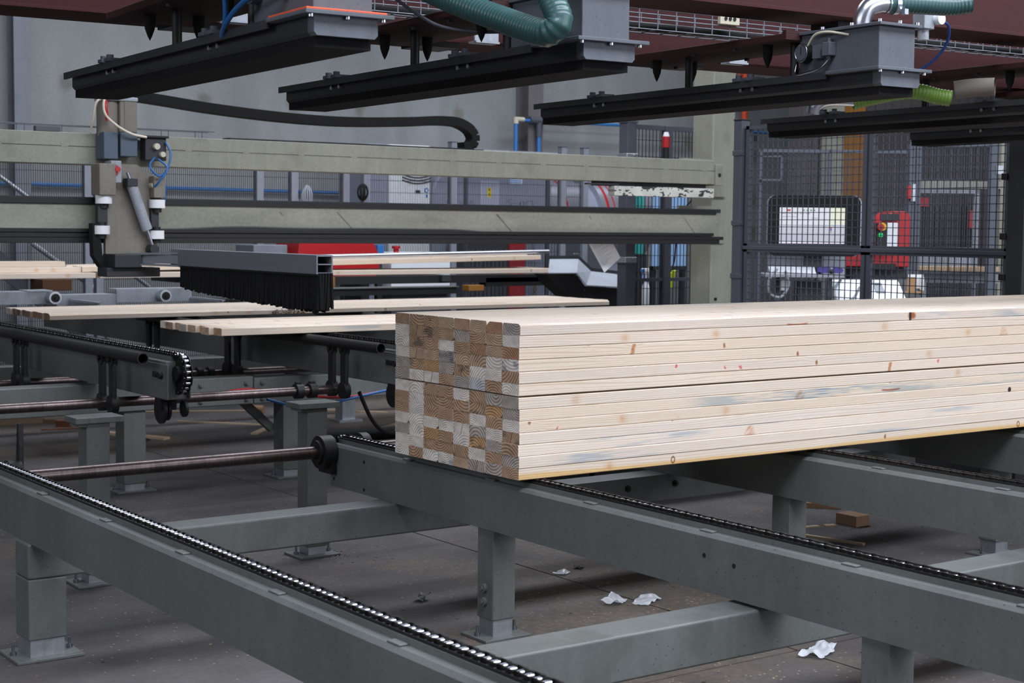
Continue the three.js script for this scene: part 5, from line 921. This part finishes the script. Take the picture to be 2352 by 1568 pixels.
  lc('pale low cabinet with a red knob above the crossed boards', 5.25, 6.0, 0.9, 1.34, -9.55, M.machineWhite);
  one('mushroom_switch', [cyl([5.34, 1.34, -9.6], [5.34, 1.38, -9.6], 0.03, 16), cyl([5.34, 1.38, -9.6], [5.34, 1.41, -9.6], 0.045, 16)], M.redBright, 'red mushroom switch on top of the pale low cabinet', 'switch');
  one('red_hopper', ext([[4.06, 1.1], [5.0, 1.1], [5.0, 1.32], [4.9, 1.5], [4.08, 1.5], [4.06, 1.32]], 0.5, 0.006).translate(0, 0, -10.0 + 0.1), M.redBright, 'red hopper cover showing between brush bar and gantry', 'hopper');
  one('hopper_stand', [bx(4.1, 4.2, 0, 1.094, -9.85, -9.5), bx(4.85, 4.95, 0, 1.094, -9.85, -9.5), bx(4.1, 4.95, 0.5, 0.56, -9.72, -9.66)], M.charDark, 'dark stand carrying the red hopper cover', 'stand');
  one('junction_box', [bx(5.06, 5.14, 1.33, 1.42, -9.6, -9.52, 0.004), bx(5.05, 5.15, 1.28, 1.33, -9.6, -9.52)], M.blue, 'small blue junction box beside the red hopper', 'box');
  one('junction_stand', [bx(5.07, 5.13, 0, 1.28, -9.6, -9.54)], M.charDark, 'thin post under the small blue junction box', 'post');
  lc('grey low cabinet beside the red hopper cover', 3.62, 4.0, 0.2, 1.42, -9.52, M.column);
  // hanging yellow chain
  const yc = thing('hanging_chain', 'hanging brass-coloured chain in front of the ribbed cabinet', 'chain', [8.15, 0.75, -10.9]);
  for (let i = 0; i < 6; i++) part('link', new THREE.TorusGeometry(0.032, 0.008, 8, 16).scale(0.7, 1.2, 1).rotateY(i & 1 ? PI / 2 : 0.2).translate(8.15, 1.1 - i * 0.062, -10.9).toNonIndexed(), std({ color: 0x9a8440, metalness: 0.8, roughness: 0.4 }), yc);
  part('hook_rod', cyl([8.15, 1.13, -10.9], [8.15, 1.6, -10.98], 0.006, 6), M.char, yc);
  // perforated cable duct on the fence line, with ends
  const du = thing('cable_duct', 'perforated grey cable duct along the top of the fence', 'cable duct', [7.5, 2.4, -10.6]);
  part('duct_body', bx(6.7, 8.28, 2.44, 2.53, -10.66, -10.55), M.grey, du); for (let x = 6.75; x < 8.25; x += 0.05) part('slot', bx(x, x + 0.022, 2.5, 2.512, -10.551, -10.547), M.charDark, du); part('bracket', [bx(6.9, 6.94, 0, 2.44, -10.64, -10.6), bx(8.1, 8.14, 0, 2.44, -10.64, -10.6)], M.char, du);
  // stair handrail tubes
  const hr = thing('stair_rail', 'galvanised slanting stair handrail behind the mesh fence', 'handrail', [1.8, 0, -10.9]);
  const RZ = -10.9, so = 0.0;
  for (const [a, b] of [[[1.0, 2.46], [3.1, 0.95]], [[0.9, 2.1], [2.6, 0.88]], [[1.55, 1.62], [2.7, 0.8]]]) part('rail_tube', cyl([a[0], a[1], RZ], [b[0], b[1], RZ], 0.022, 12), M.galv, hr);
  for (const [x, y] of [[1.2, 2.3], [1.82, 1.86], [2.5, 1.38]]) part('upright', cyl([x, 0, RZ], [x, y, RZ], 0.02, 10), M.galv, hr);
  part('stringer', bar([0.9, 1.75, RZ - 0.1], [2.9, 0.1, RZ - 0.1], 0.04, 0.2), M.char, hr);
  // wall pipes
  const pp = (label, pts, r, m) => one('wall_pipe', pts.slice(1).map((q, i) => cyl(pts[i], q, r, 12)), m, label, 'pipe');
  pp('blue air pipe running low along the concrete wall', [[-2, 2.07, -12.93], [8.9, 2.03, -12.93]], 0.022, M.blue);
  const bp = thing('air_pipe', 'blue compressed air pipe with a tee joint beside the brown column', 'pipe', [10.4, 1.0, -12.9]);
  part('pipe_run', [cyl([9.08, 3.07, -12.62], [14.6, 3.1, -12.62], 0.02, 12)], M.blue, bp); part('drop_pipe', cyl([9.08, 2.35, -12.62], [9.08, 3.07, -12.62], 0.028, 12), M.blue, bp); part('drop_pipe', cyl([9.47, 2.35, -12.62], [9.47, 3.0, -12.62], 0.028, 12), M.blue, bp);
  part('elbow', [cyl([9.08, 3.02, -12.62], [9.08, 3.1, -12.62], 0.036, 14), cyl([9.06, 3.08, -12.62], [9.21, 3.08, -12.62], 0.032, 14)], M.cream, bp); part('tee', [cyl([9.31, 3.08, -12.62], [9.63, 3.08, -12.62], 0.05, 16), cyl([9.47, 2.86, -12.62], [9.47, 3.06, -12.62], 0.042, 14)], M.char, bp); part('clip', [bx(9.04, 9.12, 2.58, 2.64, -12.66, -12.58)], M.char, bp);
  one('wall_pipe', [cyl([14.7, 0.5, -12.9], [14.7, 7.9, -12.9], 0.04, 14)], M.blue, 'thick blue pipe standing at the end of the concrete wall', 'pipe');
  one('wall_pipe', [cyl([13.42, 3.05, -12.7], [13.42, 7.9, -12.7], 0.05, 14), cyl([13.3, 3.6, -12.7], [13.3, 7.9, -12.7], 0.02, 10)], M.orange, 'orange vertical conduit on the wall beside the gantry post', 'pipe');
  one('pipe_bracket', [bx(13.25, 13.6, 2.96, 3.05, -13.0, -12.6)], M.char, 'dark bracket at the foot of the orange conduit', 'bracket');
  struct('trim_3', bx(11.84, 12.02, 0, 8.2, -9.62, -9.4), M.beige);
  one('curtain_panel', Array.from({ length: 6 }, (_, i) => bx(12.06 + i * 0.08, 12.13 + i * 0.08, 1.9, 4.6, -9.58, -9.5)), M.ochre, 'ochre strip curtain panel on the dark ribbed wall', 'curtain');
  one('coiled_cable', Array.from({ length: 6 }, (_, i) => new THREE.TorusGeometry(0.07 + 0.008 * (i % 3), 0.008, 6, 20).rotateY(0.4 * i).scale(0.8, 1.3, 0.8).translate(4.44, 1.92, -9.93).toNonIndexed()), M.grey, 'coil of grey cable hung on the mesh fence', 'cable');
  one('coiled_cable', Array.from({ length: 4 }, (_, i) => new THREE.TorusGeometry(0.06, 0.012, 6, 20).rotateY(0.7 * i).scale(1, 1.3, 1).translate(5.1, 1.98, -9.9).toNonIndexed()), M.rubber, 'coil of black cable hung on the fence beside the cabinets', 'cable');
}

// ================================================================ litter on the floor
{
  const stick = (label, a, b, w, h, m, y = 0) => one('wood_offcut', bar([a[0], y + h / 2, a[1]], [b[0], y + h / 2, b[1]], w, h), m, label, 'offcut', 'wood offcuts on the floor');
  const pale = std({ color: 0xb09a80, roughness: 0.85 }), brown = std({ color: 0x93745a, roughness: 0.85 }), dark = std({ color: 0x6a3f28, roughness: 0.9 });
  stick('long thin pale strip on the floor beside the rectangular block', [2.62, -1.09], [2.72, -0.69], 0.022, 0.012, pale);
  one('wood_offcut', bx(3.06, 3.17, 0, 0.06, -1.2, -1.05, 0.003), brown, 'rectangular wood block lying on the floor under the stack', 'offcut', 'wood offcuts on the floor');
  stick('short pale splinter pointing at the rectangular block', [2.78, -1.2], [2.9, -1.18], 0.03, 0.008, pale);
  stick('tiny pale chip between splinter and rectangular block', [2.94, -1.17], [3.0, -1.15], 0.03, 0.008, pale);
  stick('brown bark-edged piece deep in the shade under the stack', [3.2, -1.75], [3.42, -1.5], 0.05, 0.03, brown);
  stick('thin dark strip behind the brown bark-edged piece', [3.4, -1.72], [3.75, -1.45], 0.02, 0.01, brown);
  stick('thick pale timber lying far back near the floor edge', [0.28, -7.86], [0.86, -7.8], 0.12, 0.07, pale);
  stick('small brown stick touching the thick pale timber', [0.86, -7.75], [1.05, -7.55], 0.03, 0.03, brown);
  stick('thin red-brown splinter in front of the thick pale timber', [0.68, -7.3], [0.98, -7.22], 0.015, 0.01, dark);
  stick('dark red chunk beside the thin red-brown splinter', [0.86, -7.45], [0.95, -7.38], 0.05, 0.05, dark);
  stick('flat pale board piece beside the painted deck column', [0.98, -6.95], [1.3, -6.3], 0.07, 0.018, pale);
  stick('long thin stick pointing at the braced deck column', [1.8, -7.25], [2.36, -6.62], 0.016, 0.012, pale);
  stick('short pale stick crossing the long thin one', [1.98, -6.22], [2.42, -6.68], 0.05, 0.012, pale);
  stick('pale lath on the floor in front of the black conduit', [2.5, -5.7], [3.3, -6.2], 0.025, 0.012, pale);
  stick('long pale lath behind the black conduit', [3.0, -7.5], [3.6, -6.9], 0.03, 0.012, pale);
  stick('thin lath lying far under the deck beam', [1.4, -8.2], [2.6, -7.6], 0.03, 0.012, pale);
  one('wood_offcut', [cyl([2.58, 0.035, -7.5], [2.66, 0.035, -7.4], 0.035, 14)], brown, 'round brown wood plug far under the deck beam', 'offcut', 'wood offcuts on the floor');
  // crumpled film scraps
  const film = (label, x, z, w, d, h, seed, m = M.plastic) => {  // thin crumpled sheet
    const g = new THREE.PlaneGeometry(w, d, 14, 10).rotateX(-PI / 2), p = g.attributes.position;
    for (let i = 0; i < p.count; i++) { const X = p.getX(i), Z = p.getZ(i); const e = 1 - 0.3 * vn(X * 18 + 9, Z * 18, seed + 4); p.setXYZ(i, X * e, 0.003 + h * Math.pow(vn(X * 26 + 50, Z * 26 + 50, seed), 2) + h * 0.25 * vn(X * 80 + 5, Z * 80, seed + 2), Z * (1 - 0.4 * vn(X * 12, Z * 14 + 7, seed + 5))); }
    g.computeVertexNormals(); g.rotateY(0.5); g.translate(x, 0, z);
    one('plastic_film', g.toNonIndexed(), m, label, 'plastic film', 'film scraps on the floor');
  };
  film('small clear film scrap near the middle of the floor bay', 1.0, -1.02, 0.09, 0.07, 0.014, 5);
  film('crumpled clear film scrap beside the low tie beam', 0.84, -0.44, 0.13, 0.1, 0.03, 9);
  film('flat clear film sleeve next to the crumpled scrap', 0.97, -0.38, 0.2, 0.1, 0.018, 13);
  film('white film scrap on the floor behind the front leg', 1.0, 0.62, 0.26, 0.12, 0.03, 17);
  film('little black film scrap lying by itself on the open floor', 0.17, -0.94, 0.09, 0.06, 0.028, 21, M.black);
  film('little black film scrap beside the small clear one', 1.15, -1.08, 0.08, 0.05, 0.02, 25, M.black);
  film('dark film scrap on the far floor by the deck column', 1.12, -6.3, 0.12, 0.07, 0.02, 29, M.black);
  // dark plastic crate under the stack
  const cr = thing('plastic_crate', 'dark plastic crate standing in the shade beneath the stack', 'crate', [2.9, 0, -2.3]);
  part('crate_side', [bx(2.2, 3.5, 0, 0.34, -2.32, -2.3)], M.black, cr); part('crate_side', [bx(2.2, 3.5, 0, 0.34, -3.0, -2.98)], M.black, cr); part('crate_end', [bx(2.2, 2.22, 0, 0.34, -3.0, -2.3)], M.black, cr); part('crate_end', [bx(3.48, 3.5, 0, 0.34, -3.0, -2.3)], M.black, cr); part('crate_floor', [bx(2.2, 3.5, 0, 0.02, -3.0, -2.3)], M.black, cr); part('rim', [bx(2.19, 3.51, 0.33, 0.35, -2.325, -2.295), bx(2.19, 3.51, 0.33, 0.35, -3.005, -2.975)], M.charDark, cr); part('stiffener', [bar([2.75, 0.02, -2.29], [2.83, 0.33, -2.29], 0.012, 0.02)], M.charDark, cr);
  // sawdust and chips: uncountable
  const chips = []; const cg = new THREE.BoxGeometry(0.009, 0.002, 0.004);
  const patch = [[0.3, -1.95, 0.35, 90], [1.4, -6.6, 1.1, 120], [0.6, -7.2, 0.9, 120], [2.2, -7.2, 0.9, 100], [-0.5, -0.6, 0.8, 25], [0.9, -0.6, 0.7, 30], [3.0, -1.0, 0.5, 25]];
  const total = patch.reduce((a, b) => a + b[3], 0), im = new THREE.InstancedMesh(cg, std({ color: 0x8a7760, roughness: 0.95 }), total);
  const mm = new THREE.Matrix4(), q = new THREE.Quaternion(); let n = 0;
  for (const [x, z, s, c] of patch) for (let i = 0; i < c; i++) { const r = s * Math.sqrt(rnd()) * rnd(), a = rnd() * 6.283; q.setFromEuler(new THREE.Euler(rr(-0.2, 0.2), rnd() * 6.28, rr(-0.2, 0.2))); const k = rr(0.5, 1.6); mm.compose(new THREE.Vector3(x + r * Math.cos(a), 0.002, z + r * Math.sin(a)), q, new THREE.Vector3(k, 1, k)); im.setMatrixAt(n++, mm); }
  im.name = 'sawdust'; im.userData = { kind: 'stuff', label: 'sawdust and wood chips scattered over the floor', category: 'sawdust' }; im.castShadow = im.receiveShadow = true; scene.add(im);
  // chip heap caught on the farther layer's edge
  const heap = []; for (let i = 0; i < 120; i++) { const t = rr(-1, 1), h = (1 - t * t) * 0.05; heap.push(new THREE.BoxGeometry(0.012, 0.004, 0.006).rotateY(rnd() * 3).rotateX(rr(-0.6, 0.6)).translate(2.05 + t * 0.16, 0.955 + rnd() * h, -5.80 + rnd() * 0.03).toNonIndexed()); }
  { const bd = scene.children.find((o) => o.userData.label && o.userData.label.includes('farther feed layer, first')); bd.base = bd.position.toArray(); part('shavings', heap, std({ color: 0x5c4a34, roughness: 0.95 }), bd, { kind: 'stuff', label: 'dark clump of shavings stuck to the board edge' }); }
}

scene.traverse((o) => { delete o.base; });
renderer.render(scene, camera);
